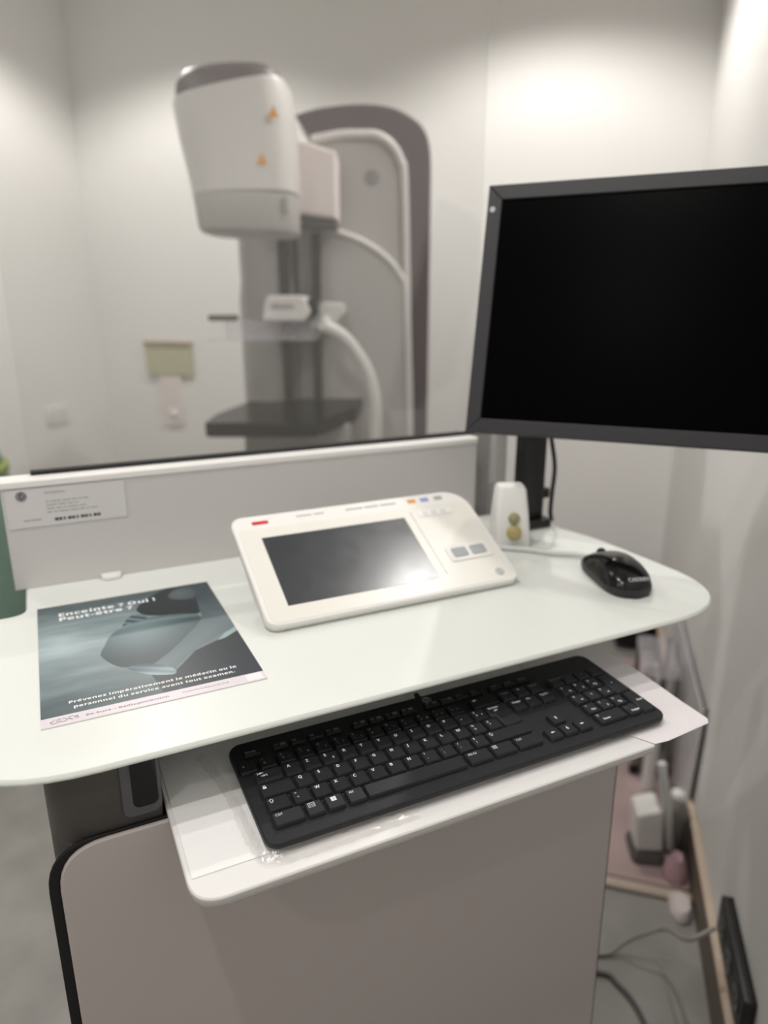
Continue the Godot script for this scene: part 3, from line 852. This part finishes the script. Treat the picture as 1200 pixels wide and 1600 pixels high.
	for z in [-0.365, 0.325]:
		put("rail_bracket", tube([Vector3(-0.012, 0.408, z), Vector3(0.003, 0.408, z)], 0.006, 8), M.bottle_grey, d)

func left_side() -> void:
	var g := thing("linen_sack", "green linen sack on a stand behind the left end of the desk", "laundry sack", Vector3(-1.54, 0, -2.35))
	var rings := []
	for s in [[0.10, 0.17], [0.14, 0.205], [0.35, 0.225], [0.6, 0.230], [0.78, 0.232], [0.82, 0.225]]:
		rings.append(oval(s[0], 0, 0, s[1], s[1], 2.2, 36))
	put("sack", loft(rings), M.green_bag, g)
	put("rim", lathe([[0.226, 0.82], [0.238, 0.825], [0.238, 0.85], [0.226, 0.855]], 36), M.lime_rim, g)
	put("lid", lathe([[0.0, 0.854], [0.222, 0.854], [0.21, 0.905], [0.12, 0.925], [0.0, 0.93]], 36), M.green_bag, g)
	put("stand_base", lathe([[0.0, 0.0], [0.19, 0.0], [0.19, 0.03], [0.175, 0.10], [0.0, 0.10]], 28), M.bottle_grey, g)

# ------------------------------------------------------------------ leaflet

func poster_picture() -> ImageTexture:
	var w := 380
	var h := 537
	var im := Image.create(w, h, false, Image.FORMAT_RGB8)
	var belly := curve2([0.84, 0.34, 0.74, 0.312, 0.651, 0.297, 0.555, 0.30, 0.439, 0.339, 0.356, 0.407, 0.319, 0.485, 0.290, 0.556, 0.308, 0.614, 0.351, 0.675, 0.397, 0.703, 0.478, 0.712, 0.56, 0.71, 0.68, 0.63, 0.86, 0.42], 5)
	var hair := curve2([0.529, 0.19, 0.563, 0.131, 0.638, 0.066, 0.711, 0.023, 0.80, -0.01, 0.93, -0.01, 0.90, 0.18, 0.86, 0.338, 0.721, 0.311, 0.584, 0.275, 0.531, 0.215], 4)
	var breast := curve2([0.73, 0.095, 0.787, 0.035, 0.87, 0.02, 0.904, 0.06, 0.879, 0.164, 0.807, 0.166, 0.74, 0.137], 4)
	var arm := curve2([0.915, -0.02, 1.02, -0.02, 1.02, 0.48, 0.88, 0.593, 0.745, 0.666, 0.605, 0.791, 0.56, 0.81, 0.50, 0.775, 0.51, 0.73, 0.631, 0.635, 0.736, 0.531, 0.848, 0.404, 0.87, 0.275, 0.89, 0.12], 4)
	var hand := curve2([0.391, 0.707, 0.439, 0.697, 0.518, 0.716, 0.603, 0.78, 0.60, 0.827, 0.501, 0.800, 0.43, 0.750], 4)
	var hand2 := curve2([0.425, 0.34, 0.467, 0.269, 0.519, 0.236, 0.575, 0.275, 0.547, 0.313, 0.483, 0.318], 4)
	var cuff := xy([0.874, 0.632, 1.01, 0.50, 1.01, 0.570, 0.919, 0.62])
	var trousers := xy([1.01, 0.57, 1.01, 0.95, 0.606, 0.95, 0.593, 0.823, 0.742, 0.680, 0.869, 0.63])
	var leg := xy([0.496, 0.795, 0.601, 0.807, 0.596, 0.95, 0.525, 0.95])
	var n := FastNoiseLite.new()
	n.seed = 4
	n.frequency = 1.0
	n.fractal_octaves = 3
	for j in h:
		var v := (j + 0.5) / h
		for i in w:
			var u := (i + 0.5) / w
			var p := Vector2(u, v)
			var c: Color
			if v > 0.943:
				c = Color(0.87, 0.835, 0.86)
				if u > 0.905 and u < 0.985 and v < 0.993 and v > 0.948:
					c = Color(0.93, 0.92, 0.93)
			else:
				# soft background: bright haze left of the figure with level streaks
				var k := 0.30 + 0.30 * exp(-pow((v - 0.42) / 0.20, 2.0)) * (1.0 - 0.6 * u) + 0.14 * exp(-pow((v - 0.66) / 0.03, 2.0)) * exp(-pow((u - 0.2) / 0.16, 2.0))
				k += 0.07 * n.get_noise_2d(u * 3.0, v * 14.0) - 0.16 * smoothstep(0.7, 0.94, v) - 0.14 * smoothstep(0.16, 0.02, v)
				k += 0.08 * exp(-pow((v - 0.22) / 0.02, 2.0)) + 0.16 * exp(-pow((v - 0.40) / 0.10, 2.0)) * exp(-pow((u - 0.12) / 0.12, 2.0)) + 0.10 * exp(-pow((v - 0.78) / 0.05, 2.0)) * (1.0 - u)
				c = Color(0.19 + 0.68 * k, 0.25 + 0.69 * k, 0.27 + 0.68 * k)
				if Geometry2D.is_point_in_polygon(p, leg):
					c = Color(0.12, 0.17, 0.20)
				if Geometry2D.is_point_in_polygon(p, trousers):
					c = Color(0.09, 0.125, 0.16).lerp(Color(0.12, 0.165, 0.21), smoothstep(0.6, 0.95, v))
				if Geometry2D.is_point_in_polygon(p, hair):
					c = Color(0.10, 0.14, 0.16)
				if Geometry2D.is_point_in_polygon(p, breast):
					var s := clampf((p - Vector2(0.80, 0.08)).length() * 5.0, 0.0, 1.0)
					c = Color(0.33, 0.38, 0.40).lerp(Color(0.19, 0.24, 0.26), s)
				if Geometry2D.is_point_in_polygon(p, belly):
					var q := (p - Vector2(0.50, 0.42)) / Vector2(0.34, 0.24)
					var s := clampf(q.length(), 0.0, 1.3)
					c = Color(0.44, 0.52, 0.535).lerp(Color(0.19, 0.25, 0.27), smoothstep(0.0, 1.25, s)).lerp(Color(0.55, 0.63, 0.645), 0.5 * exp(-pow((v - 0.335 - 0.35 * pow(u - 0.6, 2.0)) / 0.02, 2.0)))
				if Geometry2D.is_point_in_polygon(p, hand2):
					c = Color(0.20, 0.26, 0.28).lerp(Color(0.45, 0.52, 0.54), 0.5 + 0.5 * sin((u * 0.6 - v) * 120.0))
				if Geometry2D.is_point_in_polygon(p, cuff):
					c = Color(0.58, 0.66, 0.68)
				if Geometry2D.is_point_in_polygon(p, arm):
					var along := (u - 0.55) * 0.55 + (v - 0.75) * 0.80
					var across := absf(along) 
					c = Color(0.40, 0.46, 0.48).lerp(Color(0.20, 0.25, 0.28), clampf(across * 2.4 + smoothstep(0.45, 0.1, v) * 0.25, 0.0, 1.0))
				if Geometry2D.is_point_in_polygon(p, hand):
					c = Color(0.30, 0.37, 0.40).lerp(Color(0.62, 0.69, 0.71), smoothstep(0.70, 0.80, v) * 0.75 + 0.2 * sin((v * 1.2 - u * 0.5) * 110.0))
			im.set_pixel(i, j, c)
	im.resize(int(w * 0.7), int(h * 0.7), Image.INTERPOLATE_BILINEAR)
	im.resize(840, 1188, Image.INTERPOLATE_CUBIC)
	return ImageTexture.create_from_image(im)

func poster() -> void:
	# A4 sheet; the frame has its origin at the upper left corner, x along the top, z down the page
	var m := mat("leaflet_print", Color(1, 1, 1), 0.36, 0.0, 0.5)
	m.albedo_texture = poster_picture()
	var w := 0.2103
	var h := 0.2865
	var st := SurfaceTool.new()
	st.begin(Mesh.PRIMITIVE_TRIANGLES)
	var top := 0.0008
	for q in [[0, 0], [1, 0], [1, 1], [0, 0], [1, 1], [0, 1]]:
		st.set_uv(Vector2(q[0], q[1]))
		st.set_normal(Vector3.UP)
		st.add_vertex(Vector3(q[0] * w, top, q[1] * h))
	var t := thing("leaflet", "printed teal pregnancy warning leaflet lying flat on the glass desk", "leaflet", Vector3(-0.4325, DESK + 0.0003, -0.8135), desk_frame)
	put("paper", block(rect2(0, 0, w, h), 0.0, 0.0007, 0.0, "y", true), M.paper_white, t)
	var pr := put("printed_picture", st.commit(), m, t)
	var lines := [
		["Enceinte ? Oui !", 0.105, 0.108, 0.0098, sans_bold, M.legend_white, 0.54], ["Peut-être ?", 0.105, 0.156, 0.0098, sans_bold, M.legend_white, 0.40],
		["Prévenez impérativement le médecin ou le", 0.114, 0.868, 0.0048, sans_bold, M.paper_white, 0.772], ["personnel du service avant tout examen.", 0.134, 0.902, 0.0048, sans_bold, M.paper_white, 0.735],
		["Be.Sure – Radioprotection", 0.180, 0.972, 0.0030, serif, M.grey_print, 0.36], ["www.besure.be", 0.60, 0.968, 0.0028, serif, M.faint_print, 0.22],
	]
	for l in lines:
		var tm := words(l[0], l[3], l[4])
		var size: float = tm.get_aabb().size.x
		put("print_line", tm, l[5], pr, Vector3(l[1] * w, top + 0.00008, l[2] * h), FLAT * Basis.from_scale(Vector3(l[6] * w / size, 1, 1)))
	# looping signature at the lower left
	var sg := []
	for k in 50:
		var f := k / 49.0
		sg.append(Vector3(0.035 * w + 0.12 * w * f + 0.003 * sin(f * 31.0), top + 0.0002, 0.974 * h - 0.0035 * sin(f * 26.0) * (1.0 - 0.3 * f) - 0.002 * f))
	put("signature", tube(sg, 0.00022, 4), M.faint_print, pr)

# ------------------------------------------------------------------ control tablet

func tablet() -> void:
	var tilt := Basis(Vector3.RIGHT, deg_to_rad(27.4))
	# frame: x along the front edge, -z up the slope, y out of the face; origin at the front left of the face
	var o := dw(0.213, 1.044, -0.735)
	var t := thing("control_tablet", "white tilted touchscreen control console resting on the glass desk", "touch console", o, desk_frame * tilt)
	var rim := rrect(0.353, 0.184, [0.016, 0.036, 0.014, 0.016], 8, 0.1655, -0.081)
	put("shell", slab(rim, [[0.006, -0.0142], [0.0035, -0.0128], [0.0, -0.0105], [0.0, -0.0018], [0.0006, -0.0005], [0.0016, 0.0]]), M.tablet_shell, t)
	var f := put("face_plate", block(rounded([Vector2(-0.005, 0.0075), Vector2(0.336, 0.0075), Vector2(0.336, -0.148), Vector2(-0.005, -0.148)], [0.012, 0.012, 0.004, 0.004], 6), -0.001, 0.0005, 0.0004), M.tablet_face, t)
	put("screen", block(rect2(0.021, -0.130, 0.228, -0.0145), 0.0002, 0.0008, 0.0, "y", true), M.dark_screen, t)
	put("seam_line", flat_shapes([rect2(0.2405, -0.139, 0.2412, -0.018)], 0.0007), M.screen_line, f)
	put("brand_strip", block(rrect(0.022, 0.006, 0.001, 3, 0.027, -0.1585), -0.0005, 0.0004, 0.0002), M.red_print, t).set_meta("label", "red badge")
	put("lettering", flat_shapes([rect2(0.078, -0.1625, 0.10, -0.1605), rect2(0.103, -0.1625, 0.118, -0.1605), rect2(0.150, -0.1625, 0.176, -0.160), rect2(0.179, -0.1625, 0.20, -0.160), rect2(0.203, -0.1625, 0.228, -0.160)], 0.0002), M.faint_print, t, Vector3(0, 0.0001, 0))
	for q in [[0.247, M.orange_print, "orange printed sticker"], [0.268, M.blue_print, "blue printed sticker"], [0.291, M.faint_print, "grey printed sticker"]]:
		put("printed_sticker", flat_shapes([rect2(q[0], -0.1645, q[0] + 0.013, -0.157)], 0.0003), q[1], t, Vector3(0, 0.0001, 0)).set_meta("label", q[2])
	var pl := put("indicator_strip", block(rrect(0.056, 0.012, 0.004, 5, 0.279, -0.1325), 0.0003, 0.0014, 0.0004), M.tablet_shell, t)
	for k in 3:
		put("indicator", block(rrect(0.009, 0.007, 0.0015, 4, 0.262 + k * 0.015, -0.1325), 0.0012, 0.0018, 0.0003), M.pale_button, pl)
	var pad := put("button_pad", block(rrect(0.066, 0.029, 0.005, 5, 0.291, -0.050), 0.0003, 0.0022, 0.0008), M.tablet_shell, t)
	for k in 2:
		put("button", block(rrect(0.023, 0.016, 0.003, 5, 0.2765 + k * 0.029, -0.050), 0.002, 0.0036, 0.0006), M.grey_button, pad)
	roundel(t, "logo", 0.0065, Vector3(0.317, 0.0006, -0.006), FLAT, M.grey_button, M.tablet_face, "GE")
	# wedge foot under the raised back
	put("support_foot", block(xy([-0.03, -0.0135, -0.155, -0.0135, -0.138, -0.0865, -0.058, -0.0435]), 0.05, 0.28, 0.002, "x", true), M.machine_grey, t)

# ------------------------------------------------------------------ mouse, holder, cable

func small_desk_things() -> void:
	var t := thing("knob_box", "white tapered plastic box with two beige round knobs standing on the desk", "switch box", dw(0.640, DESK + 0.0003, -0.874), desk_frame * Basis(Vector3.UP, deg_to_rad(-22.0)))
	var rings := []
	for s in [[0.0, 0.0285, 0.026, 0.0], [0.003, 0.030, 0.0275, 0.0], [0.05, 0.0265, 0.0235, -0.004], [0.089, 0.0225, 0.018, -0.008], [0.0945, 0.0195, 0.015, -0.0085]]:
		rings.append(oval(s[0], 0.0, s[3], s[1], s[2], 6.0, 40))
	put("box_shell", loft(rings), M.white_plastic, t)
	var lean := Basis(Vector3.RIGHT, PI / 2 - 0.16)
	put("lower_knob", lathe([[0.0114, 0.0], [0.0114, 0.006], [0.0085, 0.009], [0.0, 0.0095]], 24), M.beige_knob, t, Vector3(0.001, 0.026, 0.0235), lean)
	put("upper_knob", lathe([[0.0088, 0.0], [0.0088, 0.005], [0.0065, 0.0075], [0.0, 0.008]], 24), M.olive_knob, t, Vector3(0.001, 0.0475, 0.0185), lean)

	# mouse: x across, -z towards the cable
	var mo := thing("computer_mouse", "glossy black wired mouse with silver lettering on the right of the desk", "mouse", dw(0.682, DESK + 0.0003, -0.686), desk_frame * Basis(Vector3.UP, deg_to_rad(-17.0)) * Basis.from_scale(Vector3.ONE * 1.14))
	var low := []
	var up := []
	var cols := 25
	for k in cols:
		var f := float(k) / (cols - 1)                 # 0 at the tail (towards the viewer), 1 at the cable
		var z := 0.060 - 0.120 * f
		var e := pow(clampf(1.0 - pow(absf(f - 0.5) * 2.0, 4.0), 0.0, 1.0), 0.5)
		var wd := (0.0305 - 0.004 * f) * maxf(e, 0.05)
		var ht := 0.034 * pow(sin(PI * pow(clampf(f * 0.93 + 0.045, 0, 1), 0.86)), 0.72) + 0.001
		var base := []
		var top := []
		for j in 17:
			var s := -1.0 + 2.0 * j / 16.0
			var prof := pow(maxf(0.0, 1.0 - pow(absf(s), 2.6)), 0.5)
			top.append(Vector3(s * wd, 0.010 * minf(1.0, ht / 0.012) + maxf(0.0, ht - 0.010) * prof, z))
		up.append(top)
		var hh := 0.010 * minf(1.0, ht / 0.012)
		base = [Vector3(-wd, hh, z), Vector3(-wd * 1.0, hh * 0.55, z), Vector3(-wd * 0.93, 0.001, z), Vector3(wd * 0.93, 0.001, z), Vector3(wd, hh * 0.55, z), Vector3(wd, hh, z)]
		low.append(base)
	for part in [[up, M.gloss_black, "top_shell"], [low, M.mouse_side, "lower_shell"]]:
		var st := SurfaceTool.new()
		st.begin(Mesh.PRIMITIVE_TRIANGLES)
		st.set_smooth_group(0)
		var rows: Array = part[0]
		for k in rows.size() - 1:
			for j in rows[k].size() - 1:
				var mid: Vector3 = (rows[k][j] + rows[k + 1][j + 1]) / 2
				var out := Vector3(mid.x, mid.y - 0.006, mid.z * 0.5)
				tri(st, rows[k][j], rows[k][j + 1], rows[k + 1][j + 1], out)
				tri(st, rows[k][j], rows[k + 1][j + 1], rows[k + 1][j], out)
		for e in [0, rows.size() - 1]:
			for j in range(1, rows[e].size() - 1):
				tri(st, rows[e][0], rows[e][j], rows[e][j + 1], Vector3(0, 0, 1 if e == 0 else -1))
		st.generate_normals()
		put(part[2], st.commit(), part[1], mo)
	put("scroll_wheel", lathe([[0.0, -0.003], [0.0095, -0.003], [0.0105, 0.0], [0.0095, 0.003], [0.0, 0.003]], 20), M.black_rubber, mo, Vector3(0, 0.0175, -0.036), Basis(Vector3.BACK, PI / 2))
	put("lettering", words("CHERRY", 0.0048, sans_bold, true), M.silver_print, mo, Vector3(0.004, 0.0205, 0.0512), Basis(Vector3.RIGHT, -0.92))
	var tail := dw(0.682, DESK, -0.686) + desk_frame * Basis(Vector3.UP, deg_to_rad(-17.0)) * Vector3(0, 0.008, -0.067)
	var pts := [tail, dw(0.694, DESK + 0.006, -0.775), dw(0.668, DESK + 0.005, -0.798), dw(0.640, DESK + 0.0046, -0.830), dw(0.612, DESK + 0.0046, -0.855), dw(0.59, DESK + 0.0046, -0.90), dw(0.575, DESK + 0.0046, -0.95), dw(0.55, DESK + 0.0046, -0.99)]
	var c := put("mouse_cable", tube(smooth_path(pts, 8), 0.0042, 8), M.cable_pale)
	tag(c, "pale mouse cable lying on the desk in front of the knob box", "cable")

# ------------------------------------------------------------------ keyboard

func keycap(parent: Node, shape: PackedVector2Array, m: Material, at: Vector3, high := 0.0) -> MeshInstance3D:
	return put("key", slab(shape, [[-0.0009, -0.0055], [-0.0006, -0.0038], [-0.0001, -0.0006], [0.0005, 0.0]]), m, parent, at + Vector3(0, high, 0))

func legend(key: Node, s: String, x: float, z: float, cap: float, m: Material, font: Font = sans) -> void:
	put("legend", words(s, cap, font), m, key, Vector3(x, 0.00006, z), FLAT)

func arrow(dx: float, dz: float, s: float) -> PackedVector2Array:
	var d := Vector2(dx, dz)
	var n := Vector2(-dz, dx)
	return PackedVector2Array([d * s, n * s * 0.55, n * s * 0.16, n * s * 0.16 - d * s, -n * s * 0.16 - d * s, -n * s * 0.16, -n * s * 0.55])

func keyboard() -> void:
	var turn := Basis(Vector3.UP, deg_to_rad(25.67)) * Basis(Vector3.RIGHT, deg_to_rad(2.74))
	var o := Vector3(-0.093, 0.970, -0.502)
	var t := thing("keyboard", "black full-size keyboard with white legends on the pull-out tray", "keyboard", o, turn)
	var x0 := -0.58 * U
	var x1 := 23.12 * U
	var z0 := 0.84 * U
	var z1 := -6.62 * U
	var out := rrect(x1 - x0, z0 - z1, 0.0135, 8, (x0 + x1) / 2, (z0 + z1) / 2)
	put("case", slab(out, [[0.012, -0.0160], [0.0035, -0.0120], [0.0004, -0.0105], [0.0, -0.0098], [0.0, -0.0062], [0.0005, -0.0050], [0.0016, -0.0044]]), M.keyboard_shell, t)
	put("top_band", block(rrect(x1 - x0 - 0.004, 2.55 * U, [0.0115, 0.0115, 0.002, 0.002], 6, (x0 + x1) / 2, -5.29 * U), -0.0046, -0.0041, 0.0002), M.keyboard_top, t)
	for x in [1.5, 21.0]:
		put("foot", block(rrect(0.03, 0.012, 0.003, 3, x * U, -6.0 * U), -0.0219, -0.0150, 0.0005), M.black_rubber, t)
	var g := 0.1 * U
	var deep := 0.82 * U
	# [x from, x to, row, legends], each legend [text, column, line, size]
	var W: Material = M.legend_white
	var D: Material = M.legend_grey
	var keys := []
	var digits := ["²", "1 &", "2 é~", "3 \"#", "4 '{", "5 ([", "6 -|", "7 è`", "8 _\\", "9 ç^", "0 à@", "° )]", "+ =}"]
	for i in 13:
		keys.append([i, i + 1, 4.0, digits[i]])
	keys.append([13, 14.9, 4.0, "bksp"])
	var r3 := ["A", "Z", "E €", "R", "T", "Y", "U", "I", "O", "P", "¨ ^", "£ $¤"]
	keys.append([0, 1.5, 3.0, "tab"])
	for i in 12:
		keys.append([1.5 + i, 2.5 + i, 3.0, r3[i]])
	var r2 := ["Q", "S", "D", "F", "G", "H", "J", "K", "L", "M", "% ù", "µ *"]
	keys.append([0, 1.75, 2.0, "lock"])
	for i in 12:
		keys.append([1.75 + i, 2.75 + i, 2.0, r2[i]])
	var r1 := ["> <", "W", "X", "C", "V", "B", "N", "? ,", ". ;", "/ :", "§ !"]
	keys.append([0, 1.25, 1.0, "shift"])
	for i in 11:
		keys.append([1.25 + i, 2.25 + i, 1.0, r1[i]])
	keys.append([12.25, 14.95, 1.0, "shift"])
	for q in [[0, 1.57, "Ctrl"], [1.57, 2.55, "fn"], [2.55, 3.57, "win"], [3.62, 4.65, "Alt"], [4.60, 10.25, ""], [10.30, 11.82, "Alt Gr"], [11.82, 13.31, "menu"], [13.31, 14.95, "Ctrl"]]:
		keys.append([q[0], q[1], 0.0, q[2]])
	for i in 3:
		keys.append([15.05 + i, 16.05 + i, 3.95, ["Inser", "Home", "Pg Up"][i] if i != 1 else "diag"])
		keys.append([15.12 + i, 16.12 + i, 2.92, ["Suppr", "Fin", "Pg Dn"][i]])
	keys.append([15.3, 16.3, -0.07, "left"])
	keys.append([16.3, 17.3, -0.07, "down"])
	keys.append([17.3, 18.3, -0.07, "right"])
	keys.append([16.3, 17.3, 0.96, "up"])
	for i in 4:
		keys.append([18.62 + i, 19.62 + i, 3.95, ["Verr num", "/", "*", "-"][i]])
	for i in 3:
		keys.append([18.68 + i, 19.68 + i, 2.95, ["7 num", "8 up", "9 Pg"][i]])
		keys.append([18.74 + i, 19.74 + i, 1.95, ["4 num", "5", "6 num"][i]])
		keys.append([18.78 + i, 19.78 + i, 0.92, ["1 Fin", "2 num", "3 Pg"][i]])
	keys.append([18.78, 20.85, -0.06, "0 Inser"])
	keys.append([20.85, 21.88, -0.08, ". Suppr"])
	for k in keys:
		var w: float = (k[1] - k[0]) * U - 2 * g
		var c := keycap(t, rrect(w, deep, 0.0012, 3), M.key_dark if k[2] > 3.5 and k[0] < 15.0 else M.key_plastic, Vector3((k[0] + k[1]) / 2 * U, 0, -k[2] * U - deep / 2))
		var L := -w / 2 + 0.0024
		var T := -deep / 2 + 0.0036
		var s: String = k[3]
		var lm: Material = D if k[2] > 3.5 else W
		match s:
			"":
				pass
			"tab":
				var a1 := PackedVector2Array()
				for p in arrow(-1, 0, 0.0026):
					a1.append(p + Vector2(L + 0.0036, T - 0.0004))
				var a2 := PackedVector2Array()
				for p in arrow(1, 0, 0.0026):
					a2.append(p + Vector2(L + 0.0056, T + 0.0034))
				put("legend", flat_shapes([a1, a2, rect2(L + 0.0004, T - 0.002, L + 0.0009, T + 0.0012), rect2(L + 0.0084, T + 0.0018, L + 0.0089, T + 0.005)]), W, c)
			"lock":
				put("legend", flat_shapes([rect2(L, T - 0.0002, L + 0.0032, T + 0.0022), rect2(L + 0.0004, T - 0.0016, L + 0.0009, T), rect2(L + 0.0023, T - 0.0016, L + 0.0028, T), rect2(L + 0.0004, T - 0.0020, L + 0.0028, T - 0.0014)]), W, c)
			"shift":
				put("legend", flat_shapes([PackedVector2Array([Vector2(L + 0.002, T - 0.0024), Vector2(L + 0.0042, T + 0.0002), Vector2(L + 0.003, T + 0.0002), Vector2(L + 0.003, T + 0.003), Vector2(L + 0.001, T + 0.003), Vector2(L + 0.001, T + 0.0002), Vector2(L - 0.0002, T + 0.0002)])]), W, c)
				put("legend_core", flat_shapes([PackedVector2Array([Vector2(L + 0.002, T - 0.0015), Vector2(L + 0.0032, T - 0.0003), Vector2(L + 0.0025, T - 0.0003), Vector2(L + 0.0025, T + 0.0025), Vector2(L + 0.0015, T + 0.0025), Vector2(L + 0.0015, T - 0.0003), Vector2(L + 0.0008, T - 0.0003)])], 0.00018), M.key_plastic, c)
			"win":
				var qs := []
				for i in 4:
					var qx := L + 0.0026 + 0.0026 * (i % 2)
					var qz := T - 0.0012 + 0.0027 * (i / 2)
					qs.append(rect2(qx, qz, qx + 0.0023, qz + 0.0024))
				put("legend", flat_shapes(qs), W, c)
			"fn":
				put("legend", flat_shapes([rect2(L, T - 0.0022, L + 0.0062, T - 0.0018), rect2(L, T + 0.0028, L + 0.0062, T + 0.0032), rect2(L, T - 0.002, L + 0.0004, T + 0.003), rect2(L + 0.0058, T - 0.002, L + 0.0062, T + 0.003)]), W, c)
				legend(c, "Fn", L + 0.0010, T + 0.0005, 0.0027, W)
			"menu":
				put("legend", flat_shapes([rect2(L, T - 0.002, L + 0.0045, T - 0.0015), rect2(L, T + 0.0018, L + 0.0045, T + 0.0023), rect2(L, T - 0.002, L + 0.0005, T + 0.002), rect2(L + 0.004, T - 0.002, L + 0.0045, T + 0.002), rect2(L + 0.001, T - 0.0008, L + 0.0035, T - 0.0004), rect2(L + 0.001, T + 0.0004, L + 0.0035, T + 0.0008)]), W, c)
			"bksp", "left", "right", "up", "down", "diag":
				var dr: Array = {"bksp": [-1, 0], "left": [-1, 0], "right": [1, 0], "up": [0, -1], "down": [0, 1], "diag": [-0.7, -0.7]}[s]
				var ar := PackedVector2Array()
				var mid := Vector2(L + 0.004, T) if s == "bksp" or s == "diag" else Vector2(-0.0005, -0.0008)
				for p in arrow(dr[0], dr[1], 0.0026 if s != "diag" else 0.002):
					ar.append(p + mid)
				put("legend", flat_shapes([ar]), W, c)
			"Ctrl", "Alt", "Alt Gr", "Fin", "Home":
				legend(c, s, L, T, 0.0024, W)
			"Suppr", "Inser", "Pg Up", "Pg Dn", "Verr num":
				legend(c, s, L, T, 0.0021, lm, sans_bold if s == "Suppr" else sans)
			_:
				var bits := s.split(" ")
				var one := bits.size() == 1
				var letter := one and s.to_upper() != s.to_lower() and s != "µ"
				if bits.size() > 1 and k[0] > 18.0:
					legend(c, bits[0], L, T, 0.0030, W)
					if bits[1] == "num" or bits[1] == "up":
						var ad: Array = {"7": [-0.7, -0.7], "8": [0, -1], "4": [-1, 0], "6": [1, 0], "2": [0, 1]}[bits[0]]
						var ap := PackedVector2Array()
						for p in arrow(ad[0], ad[1], 0.0018):
							ap.append(p + Vector2(0.0022, 0.0030))
						put("legend", flat_shapes([ap]), W, c)
					else:
						legend(c, bits[1], L + 0.003, 0.0030, 0.0020, W, sans_bold)
				elif one and k[0] > 18.0:
					legend(c, s, -0.0012, -0.001 if s == "5" else 0.0, 0.0030, W if k[2] < 3.0 else D)
				elif one:
					legend(c, s, L + (0.0006 if letter else 0.0), (T if letter or k[0] > 2 else T + 0.004), 0.0037, lm, sans_bold)
				else:
					var hi := bits[0]
					var isl := hi.to_upper() != hi.to_lower() and hi.length() == 1 and hi != "µ"
					legend(c, hi, L, T - 0.0003, 0.0037 if isl else 0.0029, lm, sans_bold if isl else sans)
					if isl:
						legend(c, bits[1], L + 0.0072, T + 0.0052, 0.0028, lm, sans_bold)
					else:
						legend(c, bits[1].substr(0, 1), L + 0.0008, T + 0.0050, 0.0029, lm)
						if bits[1].length() > 1:
							legend(c, bits[1].substr(1, 1), L + 0.0070, T + 0.0050, 0.0027, lm)
	# tall keys and the bent return key
	var ent := keycap(t, xy([13.6 * U, -3.0 * U, 13.6 * U, -3.82 * U, 14.93 * U, -3.82 * U, 14.93 * U, -2.0 * U, 13.86 * U, -2.0 * U, 13.86 * U, -3.0 * U]), M.key_plastic, Vector3.ZERO)
	legend(ent, "Entrée", 13.72 * U, -3.62 * U, 0.0022, W, sans_bold)
	var ea := PackedVector2Array()
	for p in arrow(-1, 0, 0.0024):
		ea.append(p + Vector2(14.05 * U, -3.35 * U))
	put("legend", flat_shapes([ea, rect2(14.05 * U + 0.0020, -3.35 * U - 0.0018, 14.05 * U + 0.0026, -3.35 * U + 0.0004)]), W, ent)
	for q in [[21.86, 22.72, 1.93, "+"], [21.98, 22.78, -0.10, "Entr"]]:
		var c := keycap(t, rect2(q[0] * U, -(q[2] + 1.82) * U, q[1] * U, -q[2] * U), M.key_plastic, Vector3.ZERO)
		legend(c, q[3], (q[0] + 0.28) * U, -(q[2] + 0.95) * U, 0.0024, W, sans_bold)
	# function row
	var fx := [[0.0, 0.95, "Echap"], [1.55, 2.42, "F1"], [2.55, 3.45, "F2"], [3.52, 4.48, "F3"], [4.5, 5.48, "F4"], [6.08, 7.05, "F5"], [7.07, 8.05, "F6"], [8.05, 9.05, "F7"], [9.05, 10.05, "F8"], [10.58, 11.6, "F9"], [11.58, 12.65, "F10"], [12.6, 13.62, "F11"], [13.6, 14.57, "F12"], [14.98, 15.95, "Impr"], [15.97, 16.98, "Arrêt"], [16.97, 17.98, "Pause"]]
	for i in fx.size():
		var q: Array = fx[i]
		var w: float = (q[1] - q[0]) * U - 1.2 * g
		var c := keycap(t, rrect(w, 0.40 * U, 0.0012, 3), M.key_dark, Vector3((q[0] + q[1]) / 2 * U, 0, -5.27 * U - 0.20 * U), -0.0006)
		legend(c, q[2], -w / 2 + 0.0015, -0.0006, 0.0021, D)
		if i in [1, 4, 5, 6, 7, 8, 9, 10]:
			put("legend", flat_shapes([rect2(0.0006, -0.0021, 0.0058, -0.0017), rect2(0.0006, 0.0009, 0.0058, 0.0013), rect2(0.0006, -0.002, 0.0010, 0.0012), rect2(0.0054, -0.002, 0.0058, 0.0012), rect2(0.002, -0.001, 0.0044, 0.0003)]), D, c)
	# round maker's mark above F9
	var lg := put("logo", block(rrect(0.0104, 0.0104, 0.0052, 8, 11.12 * U, -6.12 * U), -0.0042, -0.0038, 0.0001), M.legend_grey, t)
	put("lettering", words("hp", 0.0046, sans_bold, true), M.keyboard_top, lg, Vector3(11.12 * U, -0.00372, -6.10 * U), FLAT * Basis(Vector3.BACK, 0.0))
	put("cable_lug", block(rrect(0.0045, 0.012, 0.001, 3, 10.9 * U, -6.75 * U), -0.009, -0.0045, 0.0005), M.black_plastic, t)
